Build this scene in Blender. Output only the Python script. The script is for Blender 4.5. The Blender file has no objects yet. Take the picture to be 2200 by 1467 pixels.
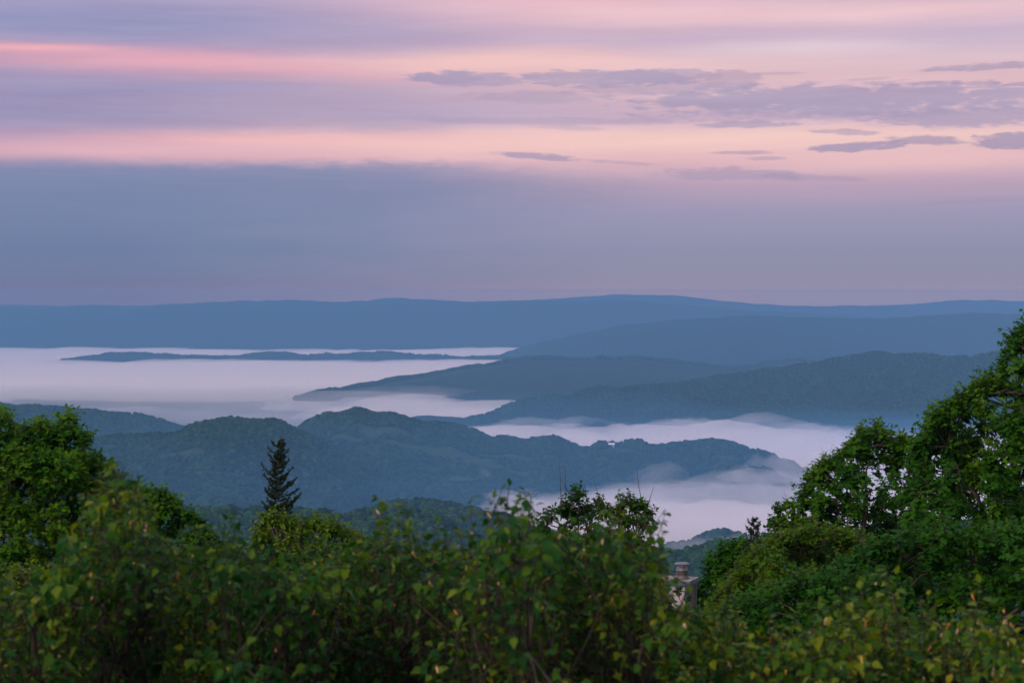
import bpy, math, random
import numpy as np
from mathutils import Vector, Matrix

sc = bpy.context.scene
COL = sc.collection
R = math.radians
rng = np.random.default_rng(11)
random.seed(11)

# ------------------------------------------------------------------ camera
W, H = 2200.0, 1467.0
HORIZON = 632.0
FOC = 4412.0                       # focal length in photo pixels
cam_d = bpy.data.cameras.new('camera'); cam = bpy.data.objects.new('camera', cam_d); COL.objects.link(cam)
cam_d.sensor_width = 36.0; cam_d.lens = 36.0 * FOC / W
PITCH = math.atan((H / 2 - HORIZON) / FOC)
cam.location = (0, 0, 0); cam.rotation_euler = (R(90) - PITCH, 0, 0)
cam_d.clip_start = 0.1; cam_d.clip_end = 200000
cam_d.dof.use_dof = True; cam_d.dof.focus_distance = 110.0; cam_d.dof.aperture_fstop = 6.3
sc.camera = cam
CP, SP = math.cos(PITCH), math.sin(PITCH)

def P(px, py, D):
    """world points seen at photo position px, py and standing D metres away along +Y"""
    px = np.asarray(px, float); py = np.asarray(py, float); D = np.asarray(D, float)
    dx = (px - W / 2) / FOC; up = (H / 2 - py) / FOC
    y = CP + up * SP; z = -SP + up * CP
    return np.stack([dx / y * D, D + 0 * dx, z / y * D], -1)
def V(px, py, D): return Vector(P(px, py, D).tolist())

# ------------------------------------------------------------------ render and view
sc.render.engine = 'CYCLES'
sc.view_settings.view_transform = 'Standard'; sc.view_settings.look = 'None'
sc.view_settings.exposure = 0.0; sc.view_settings.gamma = 1.0
sc.view_settings.use_curve_mapping = False
cy = sc.cycles
cy.max_bounces = 12; cy.diffuse_bounces = 3; cy.glossy_bounces = 2; cy.transmission_bounces = 4
cy.volume_bounces = 10; cy.transparent_max_bounces = 16
cy.use_denoising = True; cy.use_adaptive_sampling = True; cy.adaptive_threshold = 0.02
cy.sample_clamp_indirect = 4.0

# ------------------------------------------------------------------ node helper
def L(r, g, b):
    f = lambda c: (c / 255 / 12.92) if c / 255 <= .04045 else ((c / 255 + .055) / 1.055) ** 2.4
    return (f(r), f(g), f(b), 1.0)

class E:
    """a number in a node tree"""
    nt = None
    def __init__(s, sock): s.s = sock
    @staticmethod
    def op(name, *a, clamp=False):
        n = E.nt.nodes.new('ShaderNodeMath'); n.operation = name; n.use_clamp = clamp
        for i, v in enumerate(a):
            if isinstance(v, E): E.nt.links.new(v.s, n.inputs[i])
            else: n.inputs[i].default_value = v
        return E(n.outputs[0])
    def __add__(s, o): return E.op('ADD', s, o)
    __radd__ = __add__
    def __sub__(s, o): return E.op('SUBTRACT', s, o)
    def __rsub__(s, o): return E.op('SUBTRACT', o, s)
    def __mul__(s, o): return E.op('MULTIPLY', s, o)
    __rmul__ = __mul__
    def __truediv__(s, o): return E.op('DIVIDE', s, o)
def sstep(v, a, b):
    n = E.nt.nodes.new('ShaderNodeMapRange'); n.interpolation_type = 'SMOOTHSTEP'
    E.nt.links.new(v.s, n.inputs[0])
    if a <= b:
        n.inputs[1].default_value = a; n.inputs[2].default_value = b; n.inputs[3].default_value = 0; n.inputs[4].default_value = 1
    else:
        n.inputs[1].default_value = b; n.inputs[2].default_value = a; n.inputs[3].default_value = 1; n.inputs[4].default_value = 0
    return E(n.outputs[0])
def cmix(fac, a, b):
    n = E.nt.nodes.new('ShaderNodeMix'); n.data_type = 'RGBA'
    if isinstance(fac, E): E.nt.links.new(fac.s, n.inputs[0])
    else: n.inputs[0].default_value = fac
    for i, v in ((6, a), (7, b)):
        if isinstance(v, tuple): n.inputs[i].default_value = v
        else: E.nt.links.new(v, n.inputs[i])
    return n.outputs[2]
def ramp(fac, stops):
    n = E.nt.nodes.new('ShaderNodeValToRGB'); cr = n.color_ramp
    while len(cr.elements) > 1: cr.elements.remove(cr.elements[-1])
    for i, (p, c) in enumerate(stops):
        e = cr.elements[0] if i == 0 else cr.elements.new(p)
        e.position = p; e.color = c
    E.nt.links.new(fac.s, n.inputs[0]); return n.outputs[0]
def noise3(x, y, z, scale=1.0, detail=4, rough=.55, color=False):
    c = E.nt.nodes.new('ShaderNodeCombineXYZ')
    for i, v in enumerate((x, y, z)):
        if isinstance(v, E): E.nt.links.new(v.s, c.inputs[i])
        else: c.inputs[i].default_value = v
    n = E.nt.nodes.new('ShaderNodeTexNoise'); n.inputs['Scale'].default_value = scale
    n.inputs['Detail'].default_value = detail; n.inputs['Roughness'].default_value = rough
    E.nt.links.new(c.outputs[0], n.inputs['Vector'])
    return E(n.outputs['Fac'])

# ------------------------------------------------------------------ sky: twilight with streaks of cloud, by direction
w = bpy.data.worlds.new('World'); sc.world = w; w.use_nodes = True
nt = w.node_tree; nt.nodes.clear(); E.nt = nt
tc = nt.nodes.new('ShaderNodeTexCoord'); sp = nt.nodes.new('ShaderNodeSeparateXYZ')
nt.links.new(tc.outputs['Generated'], sp.inputs[0])
dx, dy, dz = (E(sp.outputs[i]) for i in range(3))
az = E.op('ARCTAN2', dx, dy)                       # bearing, 0 = where the valley lies
hz = E.op('SQRT', dx * dx + dy * dy)
el = E.op('ARCTAN2', dz, hz)
SX = az * 4460.0 + 1100.0                          # bearing and height in image pixels of 1/4412 radian
SY = 632.0 - el * 4412.0
n1 = noise3(SX / 330.0, SY / 55.0, 3.1, 1.0, 5, .6) - 0.5
n2 = noise3(SX / 70.0, SY / 20.0, 7.7, 1.0, 4, .6) - 0.5
n3 = noise3(SX / 900.0, SY / 120.0, 1.3, 1.0, 4, .55) - 0.5
YW = SY + n1 * 26.0 + n2 * 5.0
yy = (SY + n3 * 30.0 * sstep(SY, 590.0, 440.0) + 900.0) / 1700.0             # -900 .. 800
def q(v): return (v + 900.0) / 1700.0
left = ramp(yy, [(q(-900), L(212, 206, 228)), (q(-300), L(200, 184, 212)), (q(0), L(190, 168, 200)), (q(60), L(154, 158, 194)), (q(110), L(172, 156, 188)),
                 (q(170), L(168, 154, 188)), (q(260), L(150, 151, 186)), (q(300), L(196, 160, 186)), (q(340), L(206, 166, 186)), (q(372), L(144, 144, 178)),
                 (q(450), L(122, 137, 171)), (q(540), L(112, 127, 162)), (q(570), L(116, 127, 160)), (q(590), L(118, 125, 157)), (q(600), L(121, 122, 153)), (q(610), L(125, 120, 148)), (q(620), L(140, 112, 126)), (q(626), L(162, 92, 55)), (q(650), L(162, 92, 55)), (q(700), L(120, 120, 146)), (q(790), L(84, 98, 122))])
right = ramp(yy, [(q(-900), L(222, 210, 230)), (q(-300), L(216, 194, 214)), (q(0), L(214, 186, 204)), (q(60), L(222, 188, 202)), (q(130), L(220, 192, 202)),
                  (q(180), L(224, 188, 196)), (q(260), L(214, 182, 198)), (q(300), L(240, 200, 196)), (q(345), L(222, 182, 192)), (q(400), L(190, 164, 186)),
                  (q(460), L(160, 154, 182)), (q(540), L(147, 147, 173)), (q(580), L(154, 147, 168)), (q(600), L(160, 147, 165)), (q(610), L(168, 148, 163)), (q(620), L(190, 154, 155)), (q(626), L(232, 165, 128)), (q(650), L(232, 165, 128)), (q(700), L(132, 132, 160)), (q(790), L(84, 98, 122))])
col = cmix(sstep(SX + n1 * 500.0, 100.0, 1500.0), left, right)
far_side = sstep(E.op('ABSOLUTE', az), 0.9, 2.4)
col = cmix(far_side, col, ramp(yy, [(0.0, L(206, 206, 230)), (q(0), L(182, 178, 208)), (q(640), L(128, 140, 172)), (q(790), L(84, 98, 122))]))
# broad soft bands: cx, cy, half width, half height, colour, strength, tilt, wobble
LAV, PNK, PCH, PAL, BLU, DRK = L(176, 160, 192), L(244, 178, 184), L(246, 200, 196), L(228, 206, 216), L(150, 150, 190), L(150, 142, 178)
broad = [
 (1150, 15, 420, 60, L(236, 188, 200), .9, .0, 1), (1450, 48, 520, 26, L(246, 204, 208), .8, .03, 1), (1950, 42, 330, 20, L(246, 206, 208), .7, .0, 1),
 (350, 60, 620, 62, BLU, .75, .0, 1), (760, 96, 330, 36, LAV, .7, .0, 1), (90, 120, 190, 9, PNK, .95, .0, .5), (420, 146, 520, 26, L(236, 172, 186), .95, .02, 1),
 (1010, 140, 330, 26, PCH, .95, -.03, 1), (1260, 138, 300, 24, PCH, .75, .01, 1), (1550, 88, 560, 30, L(192, 172, 198), .75, .0, 1), (1800, 112, 300, 20, PAL, .9, .0, 1),
 (2100, 90, 260, 34, L(198, 180, 204), .7, 0, 1), (200, 240, 520, 66, L(158, 148, 184), .75, 0, 1), (620, 235, 360, 50, L(180, 162, 190), .6, 0, 1),
 (620, 305, 420, 15, PNK, .8, -.01, 1), (950, 312, 560, 32, PCH, .85, 0, 1), (300, 330, 480, 14, L(232, 182, 192), .7, .0, 1), (1500, 300, 420, 22, L(248, 208, 200), .8, 0, 1),
 (1950, 350, 420, 22, L(240, 196, 196), .7, 0, 1), (1000, 245, 420, 26, L(188, 168, 194), .7, .0, 1), (1700, 140, 420, 16, L(230, 196, 204), .5, 0, 1),
]
for cx, cyy, ww, hh, c, a, tilt, wob in broad:
    X = (SX - cx) / ww; Y = (SY + n1 * (30.0 * wob) + n2 * 4.0 - cyy - (SX - cx) * tilt) / hh
    m = E.op('EXPONENT', (X * X + Y * Y) * -1.0) * a
    col = cmix(m, col, c)
# cloud bodies with a defined edge: cx, cy, half width, half height, colour, strength, softness, tilt
fine3 = noise3(SX / 34.0, SY / 12.0, 5.0, 1.0, 4, .6) - 0.5
bank = sstep(SY + n2 * 30.0 + n1 * 30.0 + fine3 * 22.0 - E.op('EXPONENT', E.op('POWER', E.op('ABSOLUTE', (SX - 820.0) / 330.0), 2.0) * -1.0) * -14.0 - sstep(SX, 900.0, 1500.0) * 24.0, 350.0, 380.0)
bank = bank * sstep(SX + n1 * 500.0, 1650.0, 600.0)
bank = bank * sstep(SY, 520.0, 400.0)
bank = bank * sstep(el, -.02, .0)
col = cmix(bank * 0.85, col, ramp((SY - 340.0) / 200.0, [(0, L(144, 147, 181)), (.25, L(125, 137, 172)), (1, L(111, 128, 163))]))
CL, CD = L(174, 160, 188), L(160, 148, 180)
fine = noise3(SX / 42.0, SY / 9.0, 11.0, 1.0, 5, .6) - 0.5
bodies = [
 (1010, 172, 130, 15, CL, .85, .5, .02), (960, 170, 70, 12, CD, .5, .5, .0), (1290, 172, 190, 17, CL, .85, .4, 0), (1420, 168, 110, 15, CL, .7, .3, 0), (1570, 180, 62, 20, L(192, 168, 188), .85, .4, 0),
 (1450, 196, 210, 14, CL, .6, .7, 0), (1160, 212, 140, 14, CL, .6, .8, .02), (1820, 222, 420, 30, CL, .95, .45, .0), (2060, 262, 190, 20, CL, .85, .6, 0), (1620, 272, 90, 7, CL, .8, .6, 0),
 (1750, 246, 300, 20, CL, .7, .8, 0), (820, 250, 140, 9, CL, .45, .9, .05), (1180, 262, 260, 7, CL, .5, .9, .01), (1220, 276, 70, 6, CL, .4, .9, .05),
 (2120, 159, 130, 7, CD, .7, .6, -.03), (1975, 191, 62, 4, CD, .7, .6, -.03), (2088, 194, 44, 4, CD, .5, .6, 0), (2180, 197, 32, 4, CD, .6, .6, 0), (1820, 290, 62, 6, CD, .6, .6, .04),
 (1842, 321, 86, 10, CD, .9, .45, -.03), (1990, 309, 72, 9, CD, .8, .7, .06), (2170, 312, 94, 17, CD, .9, .4, .0), (1150, 337, 88, 7, CD, .8, .7, .07), (1592, 331, 62, 4, CD, .6, .8, 0),
 (1650, 344, 40, 4, CD, .5, .8, 0), (1330, 351, 70, 4, CD, .4, .9, .06), (1560, 377, 138, 14, CD, .55, .6, .02), (1740, 384, 110, 6, CD, .45, .8, .05), (2110, 436, 120, 6, CD, .35, .9, -.05),
 (1680, 165, 50, 3, CD, .35, .9, 0), (1860, 180, 50, 3, CD, .35, .9, -.05), (450, 195, 210, 9, BLU, .35, .9, -.03), (170, 207, 110, 9, BLU, .35, .9, 0),
]
for cx, cyy, ww, hh, c, a, soft, tilt in bodies:
    X = (SX - cx) / ww; Y = (SY - cyy - (SX - cx) * tilt) / hh
    d = X * X + Y * Y + n2 * 3.0 + n1 * 1.4 + fine * 3.0
    col = cmix(sstep(d, 1.15 + soft * .9, .85 - soft * .8) * (a * .88), col, c)
fine2 = noise3(SX / 420.0, SY / 26.0, 11.0, 1.0, 6, .62) - 0.5
bc = nt.nodes.new('ShaderNodeBrightContrast'); nt.links.new(col, bc.inputs[0])
nt.links.new((fine2 * .13 * sstep(SY, 560.0, 200.0)).s, bc.inputs['Bright'])
bg = nt.nodes.new('ShaderNodeBackground'); bg.inputs['Strength'].default_value = 1.0
out = nt.nodes.new('ShaderNodeOutputWorld'); nt.links.new(bc.outputs[0], bg.inputs[0]); nt.links.new(bg.outputs[0], out.inputs[0])

# the sun is still behind the cloud near the horizon, behind the camera's left shoulder
sd = bpy.data.lights.new('sun', 'SUN'); sd.energy = 2.8; sd.angle = R(14); sd.color = (1.0, .71, .60)
sun = bpy.data.objects.new('sun', sd); COL.objects.link(sun)
sun.rotation_euler = (R(62), 0, R(-38))

# ------------------------------------------------------------------ general helpers
def setp(o, label=None, cat=None, group=None, kind=None):
    if label: o['label'] = label
    if cat: o['category'] = cat
    if group: o['group'] = group
    if kind: o['kind'] = kind
    return o
def mesh_np(name, v, f, mat=None, smooth=False, attrs=None, mi=None):
    me = bpy.data.meshes.new(name)
    v = np.asarray(v, np.float32); f = np.asarray(f, np.int32)
    k = f.shape[1]
    me.vertices.add(len(v)); me.vertices.foreach_set('co', v.ravel())
    me.loops.add(f.size); me.loops.foreach_set('vertex_index', f.ravel())
    me.polygons.add(len(f)); me.polygons.foreach_set('loop_start', np.arange(0, f.size, k, dtype=np.int32))
    if smooth: me.polygons.foreach_set('use_smooth', np.ones(len(f), bool))
    if mi is not None: me.polygons.foreach_set('material_index', np.asarray(mi, np.int32))
    for m in (mat if isinstance(mat, (list, tuple)) else [mat]):
        if m: me.materials.append(m)
    for an, av in (attrs or {}).items():
        a = me.attributes.new(an, 'FLOAT', 'POINT'); a.data.foreach_set('value', np.asarray(av, np.float32))
    me.update(calc_edges=True)
    return me
def obj(name, me, parent=None, loc=None):
    o = bpy.data.objects.new(name, me); COL.objects.link(o)
    if parent: o.parent = parent
    if loc is not None: o.location = loc
    return o
def empty(name, loc, label, cat, group=None):
    o = bpy.data.objects.new(name, None); COL.objects.link(o); o.location = loc; o.empty_display_size = .3
    return setp(o, label, cat, group)
def grid_faces(nr, nc):
    i = np.arange(nr - 1)[:, None] * nc + np.arange(nc - 1)[None, :]
    i = i.ravel(); return np.stack([i, i + 1, i + nc + 1, i + nc], 1)
def _h(ix, iy, seed):
    n = (ix.astype(np.int64) * 374761393 + iy.astype(np.int64) * 668265263 + seed * 974634777) & 0xffffffff
    n = ((n ^ (n >> 13)) * 1274126177) & 0xffffffff
    n = (n ^ (n >> 16)) & 0xffffffff
    return n.astype(np.float64) / 0xffffffff * 2 - 1
def vnoise(x, y, seed=0):
    x, y = np.broadcast_arrays(np.asarray(x, float), np.asarray(y, float))
    ix = np.floor(x).astype(np.int64); iy = np.floor(y).astype(np.int64); fx = x - ix; fy = y - iy
    fx = fx ** 3 * (fx * (fx * 6 - 15) + 10); fy = fy ** 3 * (fy * (fy * 6 - 15) + 10)
    a = _h(ix, iy, seed); b = _h(ix + 1, iy, seed); c = _h(ix, iy + 1, seed); d = _h(ix + 1, iy + 1, seed)
    return (a * (1 - fx) + b * fx) * (1 - fy) + (c * (1 - fx) + d * fx) * fy
def fbm(x, y, oct=5, seed=0, gain=.5):
    s = 0; a = 1; t = 0
    for o in range(oct):
        s = s + a * vnoise(x * 2 ** o + 17.3 * o, y * 2 ** o - 9.1 * o, seed + o); t += a; a *= gain
    return s / t
def smooth01(x, a=0., b=1.):
    t = np.clip((x - a) / (b - a), 0, 1); return t * t * (3 - 2 * t)

def new_mat(name):
    m = bpy.data.materials.new(name); m.use_nodes = True; E.nt = m.node_tree
    b = m.node_tree.nodes['Principled BSDF']; return m, m.node_tree, b
def coords(kind='Object'):
    c = E.nt.nodes.new('ShaderNodeTexCoord'); s = E.nt.nodes.new('ShaderNodeSeparateXYZ'); E.nt.links.new(c.outputs[kind], s.inputs[0])
    return [E(s.outputs[i]) for i in range(3)]
def attr(name):
    a = E.nt.nodes.new('ShaderNodeAttribute'); a.attribute_name = name; return E(a.outputs['Fac'])

# ------------------------------------------------------------------ land
FOG = -450.0
def terrain_mat(name, a, b, c, field, fields=.0, scale=1.0):
    m, t, bs = new_mat(name)
    x, y, z = coords()
    n = noise3(x / 60.0, y / 60.0, z / 60.0, scale, 6, .65); n_b = noise3(x / 420.0, y / 420.0, 0.0, 1.0, 3, .5)
    cl = ramp(n, [(.3, a), (.5, b), (.72, c)])
    f = attr('field')
    cl = cmix(f, cl, field)
    t.links.new(cl, bs.inputs['Base Color']); bs.inputs['Roughness'].default_value = 1.0
    bs.inputs['Specular IOR Level'].default_value = .1
    bp = t.nodes.new('ShaderNodeBump'); bp.inputs['Strength'].default_value = .8; bp.inputs['Distance'].default_value = 6.0
    nn = noise3(x / 14.0, y / 14.0, z / 14.0, 1.0, 3, .6); t.links.new(nn.s, bp.inputs['Height']); t.links.new(bp.outputs[0], bs.inputs['Normal'])
    return m
forest_m = terrain_mat('forested_slope', (.005, .018, .009, 1), (.008, .025, .011, 1), (.012, .034, .013, 1), (.026, .052, .022, 1))

def interp(xs, pts):
    xp = [p[0] for p in pts]; yp = [p[1] for p in pts]
    # smooth interpolation (Catmull-like through a cubic Hermite with limited slopes)
    xp = np.array(xp, float); yp = np.array(yp, float)
    d = np.diff(yp) / np.diff(xp); m = np.concatenate([[d[0]], (d[1:] + d[:-1]) / 2, [d[-1]]])
    i = np.clip(np.searchsorted(xp, xs) - 1, 0, len(xp) - 2); h = xp[i + 1] - xp[i]; t = np.clip((xs - xp[i]) / h, 0, 1)
    return ((2 * t**3 - 3 * t**2 + 1) * yp[i] + (t**3 - 2 * t**2 + t) * h * m[i] + (-2 * t**3 + 3 * t**2) * yp[i + 1] + (t**3 - t**2) * h * m[i + 1])

class Ridge:
    """a ridge of land: crest traced from image pixels, own distance and slopes; faces fall to both sides"""
    def __init__(s, crest, dist, slope, front, back, seed, rough=1.0, spur=60., power=1.0, fields=(), spurw=None):
        s.c, s.d, s.sl, s.front, s.back, s.seed, s.rough, s.spur, s.power, s.fields = crest, dist, slope, front, back, seed, rough, spur, power, fields
        s.spurw = spurw or front * .45
        s.x0, s.x1 = crest[0][0], crest[-1][0]
    def at(s, px, t):
        """px along the crest, t metres in front (+) or behind (-)"""
        py = interp(px, s.c); D = interp(px, s.d)
        D = D + fbm(px / 260., 0 * px, 3, s.seed + 50) * s.spur * 1.2
        c = P(px, py, D)
        at = np.abs(t); sl = interp(px, s.sl) if isinstance(s.sl, (list, tuple)) else s.sl
        front = t > 0
        ln = np.where(front, s.front, s.back)
        drop = np.where(front, sl, .35) * ln * (at / ln) ** s.power
        X = c[..., 0] + fbm(t / 400., px / 300., 2, s.seed + 9) * np.minimum(at, 300) * .2; Y = c[..., 1] - t
        k = smooth01(at / s.spurw)
        sp_ = (1 - np.abs(fbm(X / (s.spurw * 1.3), Y / (s.spurw * 3.2), 4, s.seed)) * 2.2) - .75
        z = c[..., 2] - drop + k * s.spur * sp_ - (1 - k) * 0
        z = np.where(z > -6, -6, z)
        z = z + fbm(X / 55., Y / 55., 3, s.seed + 3) * 3.0 * s.rough * smooth01(at / 120.)
        z = z + fbm(px / 24., 0 * px, 5, s.seed + 5, .7) * 3.6 * s.rough * (interp(px, s.d) / 6000.)
        return np.stack([X, Y, z], -1)
    def field(s, px, t):
        f = np.zeros(np.broadcast(px, t).shape)
        for (a, b, ra, rb) in s.fields:
            d = ((px - a) / ra) ** 2 + ((t - b) / rb) ** 2 + fbm(px / 30., t / 60., 3, s.seed + 31) * .9
            f = np.maximum(f, smooth01(1.15 - d, 0, .3))
        return f
    def build(s, name, step, nt_, label=None):
        step *= 1.8; nt_ = int(nt_ * .6)
        px = np.arange(s.x0, s.x1 + step, step)
        u = np.linspace(0, 1, nt_)
        t = np.concatenate([-(u[:0:-1][:nt_ // 2 * 2:2] ** 1.3) * s.back, (u ** 1.35) * s.front])
        PX, T = np.meshgrid(px, t)
        v = s.at(PX, T); f = s.field(PX, T)
        me = mesh_np(name, v.reshape(-1, 3), grid_faces(len(t), len(px)), forest_m, True, {'field': f.ravel()})
        o = obj(name, me); setp(o, kind='structure'); return o

ridges = {}  # most ridge and fog distances compressed about the camera, image positions kept
def ridge(key, name, step, ntv, *a, **k):
    r = Ridge(*a, **k); ridges[key] = r; r.build(name, step, ntv)

ridge('A', 'mountain_ridge', 8, 30, [(-400, 652), (0, 654), (100, 656), (230, 655), (290, 656), (400, 652), (900, 648), (1100, 646), (1200, 641), (1330, 633), (1410, 631), (1480, 638), (1560, 646), (1700, 657), (1800, 657), (1900, 656), (2000, 650), (2060, 645), (2200, 648), (2600, 655)],
      [(-400, 22000), (2600, 22000)], .2, 2600, 600, 1, spur=60)
ridge('B', 'mountain_ridge', 4, 50, [(-400, 662), (0, 659), (100, 661), (230, 657), (290, 663), (370, 654), (500, 647), (620, 645), (760, 648), (830, 641), (950, 645), (1050, 651), (1100, 646), (1200, 645), (1350, 647), (1500, 658), (1600, 666), (1900, 680), (2600, 700)],
      [(-400, 19000), (1000, 19100), (2600, 19500)], .20, 2200, 1500, 2, spur=70, spurw=1400)
ridge('C', 'mountain_ridge', 4, 50, [(960, 790), (1060, 767), (1100, 751), (1200, 728), (1300, 706), (1380, 694), (1450, 688), (1540, 682), (1600, 678), (1700, 681), (1800, 683), (1900, 684), (2000, 677), (2080, 673), (2200, 675), (2600, 684)],
      [(960, 15100), (1150, 14900), (1500, 14600), (2600, 14400)], [(960, .10), (1300, .15), (2600, .16)], 2600, 1500, 3, spur=45, spurw=1200)
ridge('D', 'mountain_ridge', 2.5, 30, [(130, 772), (160, 768), (210, 762), (250, 758), (300, 758), (350, 761), (400, 762), (440, 766), (500, 765), (540, 760), (600, 757), (650, 763), (700, 760), (760, 758), (810, 756), (870, 759), (940, 763), (1000, 767), (1060, 765), (1120, 772), (1180, 782)],
      [(130, 14350), (1180, 14350)], .22, 500, 400, 4, spur=6, spurw=300, rough=1.3)
ridge('E', 'mountain_ridge', 2.5, 60, [(630, 856), (650, 850), (700, 838), (800, 820), (870, 808), (930, 802), (1000, 788), (1060, 780), (1120, 771), (1160, 768), (1220, 770), (1290, 768), (1390, 769), (1450, 775), (1500, 782), (1560, 790), (1640, 798), (1750, 815), (1900, 850)],
      [(630, 9080), (800, 9650), (1100, 10450), (1900, 10500)], [(630, .30), (700, .16), (900, .08), (1200, .06), (1900, .06)], 2400, 1200, 5, spur=18, spurw=700, fields=[(880, 260, 120, 60), (1010, 190, 90, 40)])
ridge('E2', 'mountain_ridge', 2.5, 40, [(1440, 800), (1540, 790), (1620, 783), (1660, 776), (1720, 772), (1750, 776), (1800, 790), (1900, 810)],
      [(1440, 11250), (1900, 11250)], .12, 1200, 900, 15, spur=12, spurw=400)
ridge('F', 'mountain_ridge', 2, 90, [(930, 922), (970, 912), (1000, 901), (1050, 886), (1100, 869), (1150, 855), (1180, 851), (1210, 853), (1250, 838), (1290, 832), (1350, 832), (1400, 827), (1450, 822), (1550, 808), (1650, 793), (1750, 780), (1800, 769), (1850, 759), (1880, 755), (1910, 760), (1960, 758), (2030, 765), (2090, 765), (2130, 757), (2200, 745), (2400, 730), (2600, 735)],
      [(930, 7080), (1100, 7320), (1500, 7650), (2000, 7810), (2600, 7990)], [(930, .4), (1100, .2), (1500, .19), (1900, .19), (2600, .2)], 1700, 1200, 6, spur=28, spurw=520)
ridge('E3', 'hill', 4, 30, [(800, 910), (860, 900), (890, 894), (930, 892), (980, 896), (1040, 905), (1100, 915)], [(800, 7460), (1100, 7460)], .1, 700, 500, 16, spur=8, spurw=300)
ridge('G', 'hill', 2, 90, [(-300, 865), (-100, 866), (0, 871), (60, 874), (100, 873), (150, 877), (200, 881), (230, 888), (250, 890), (300, 891), (340, 901), (390, 914), (420, 925), (440, 932), (520, 950), (600, 970)],
      [(-300, 5740), (600, 5650)], .13, 1200, 900, 7, spur=26, spurw=450)
ridge('H', 'hill', 2, 130, [(-300, 950), (0, 950), (150, 944), (250, 938), (330, 933), (380, 928), (410, 917), (450, 906), (500, 901), (545, 902), (600, 910), (640, 927), (700, 952), (760, 970), (820, 985), (880, 1000), (940, 1015), (990, 1032), (1030, 1045), (1060, 1056), (1090, 1072), (1130, 1090), (1180, 1110)],
      [(-300, 4540), (500, 4630), (1060, 4770), (1180, 4770)], [(-300, .13), (500, .13), (800, .15), (950, .25), (1180, .3)], 1500, 900, 8, spur=55, spurw=420, fields=[(440, 300, 42, 34), (390, 330, 30, 20), (520, 470, 60, 22), (620, 560, 40, 20), (280, 620, 50, 30)])
ridge('I', 'hill', 2, 110, [(520, 950), (600, 935), (640, 921), (670, 903), (700, 893), (730, 886), (765, 879), (800, 885), (830, 891), (850, 890), (900, 905), (960, 912), (1000, 920), (1050, 936), (1100, 944), (1140, 946), (1180, 941), (1220, 950), (1250, 960), (1300, 952), (1360, 948), (1400, 954), (1430, 958), (1480, 949), (1530, 948), (1570, 953), (1600, 961), (1650, 975), (1690, 990), (1720, 1010), (1750, 1030)],
      [(520, 5280), (1000, 5230), (1750, 5050)], [(520, .2), (1000, .15), (1300, .15), (1690, .3), (1750, .3)], 1100, 800, 9, spur=34, spurw=300, fields=[(840, 170, 70, 46), (960, 300, 120, 34), (1100, 210, 50, 30), (1330, 90, 42, 26), (1560, 110, 40, 22), (760, 250, 60, 30), (1080, 350, 70, 26)])
ridge('I2', 'hill', 2, 60, [(1380, 1050), (1440, 1035), (1500, 1016), (1540, 1006), (1580, 1003), (1620, 1005), (1655, 1012), (1690, 1030), (1720, 1050)],
      [(1380, 4870), (1720, 4870)], .25, 420, 300, 19, spur=9, spurw=160)
ridge('N', 'hill', 2, 60, [(620, 1010), (720, 1005), (800, 1000), (880, 1002), (950, 1004), (1010, 1012), (1060, 1012), (1120, 1020), (1200, 1035), (1300, 1060)],
      [(620, 4930), (1300, 4930)], .14, 600, 400, 29, spur=12, spurw=200, fields=[(980, 80, 70, 40)])
ridge('J', 'hill', 2, 90, [(-300, 1120), (0, 1110), (300, 1112), (400, 1105), (450, 1099), (500, 1100), (560, 1096), (640, 1104), (700, 1110), (760, 1103), (800, 1100), (870, 1097), (920, 1103), (950, 1118), (975, 1140), (1010, 1150), (1060, 1175), (1120, 1210)],
      [(-300, 2450), (900, 2410), (1120, 2410)], .2, 900, 700, 10, spur=22, spurw=260)
ridge('J2', 'hill', 2, 60, [(760, 1100), (840, 1082), (900, 1076), (960, 1085), (1040, 1100), (1100, 1120), (1200, 1160)], [(760, 3220), (1200, 3220)], .16, 600, 500, 39, spur=14, spurw=200)
ridge('K', 'hill', 2, 90, [(1300, 1215), (1380, 1200), (1440, 1190), (1500, 1180), (1560, 1173), (1620, 1164), (1700, 1150), (1850, 1140), (2100, 1120), (2500, 1100)],
      [(1300, 2260), (2500, 2260)], .25, 900, 600, 11, spur=18, spurw=260)
ridge('L', 'hill', 2, 40, [(1400, 1190), (1440, 1172), (1490, 1158), (1530, 1147), (1575, 1148), (1620, 1156), (1680, 1170), (1740, 1190)], [(1400, 3650), (1740, 3650)], .3, 300, 250, 12, spur=6, spurw=100)

# one sheet of ground from the lookout's slope to beyond the farthest ridge
def ground_z(x, y):
    near = -3.6 - 0.27 * np.clip(y - 6, 0, 90) - .32 * np.clip(y - 96, 0, None)
    near = np.where(y < 6, -3.6 + .02 * (6 - np.maximum(y, -60)), near)
    v = -730 + fbm(x / 900., y / 900., 4, 77) * 28 * smooth01(y, 1500, 3500)
    v = v + 185 * smooth01(y, 500, 3000) * smooth01(6290 - y, 0, 1500) * smooth01(-200 - x, 0, 500)
    v = v + 232 * smooth01(y, 5650, 6920) * smooth01(10900 - y, 0, 1200) * smooth01(400 - x, 0, 900)
    g = np.maximum(near, v)
    return g + fbm(x / 9., y / 9., 3, 78) * .35 * smooth01(y, 10, 60)
ys = np.concatenate([np.array([-3000, -900, -300, -100, -30]), np.linspace(-10, 120, 66), np.geomspace(124, 22200, 184)])
uu = np.linspace(-1, 1, 201)
Yg, Ug = np.meshgrid(ys, uu, indexing='ij')
Xg = (Ug * .6 + Ug ** 3 * .4) * (np.maximum(Yg, 0) * .62 + 90 + np.abs(np.minimum(Yg, 0)) * .6)
Zg = ground_z(Xg, Yg)
fld = smooth01(fbm(Xg / 260., Yg / 260., 3, 99), .0, .25) * smooth01(Yg, 3000, 5000) * .7
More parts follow.
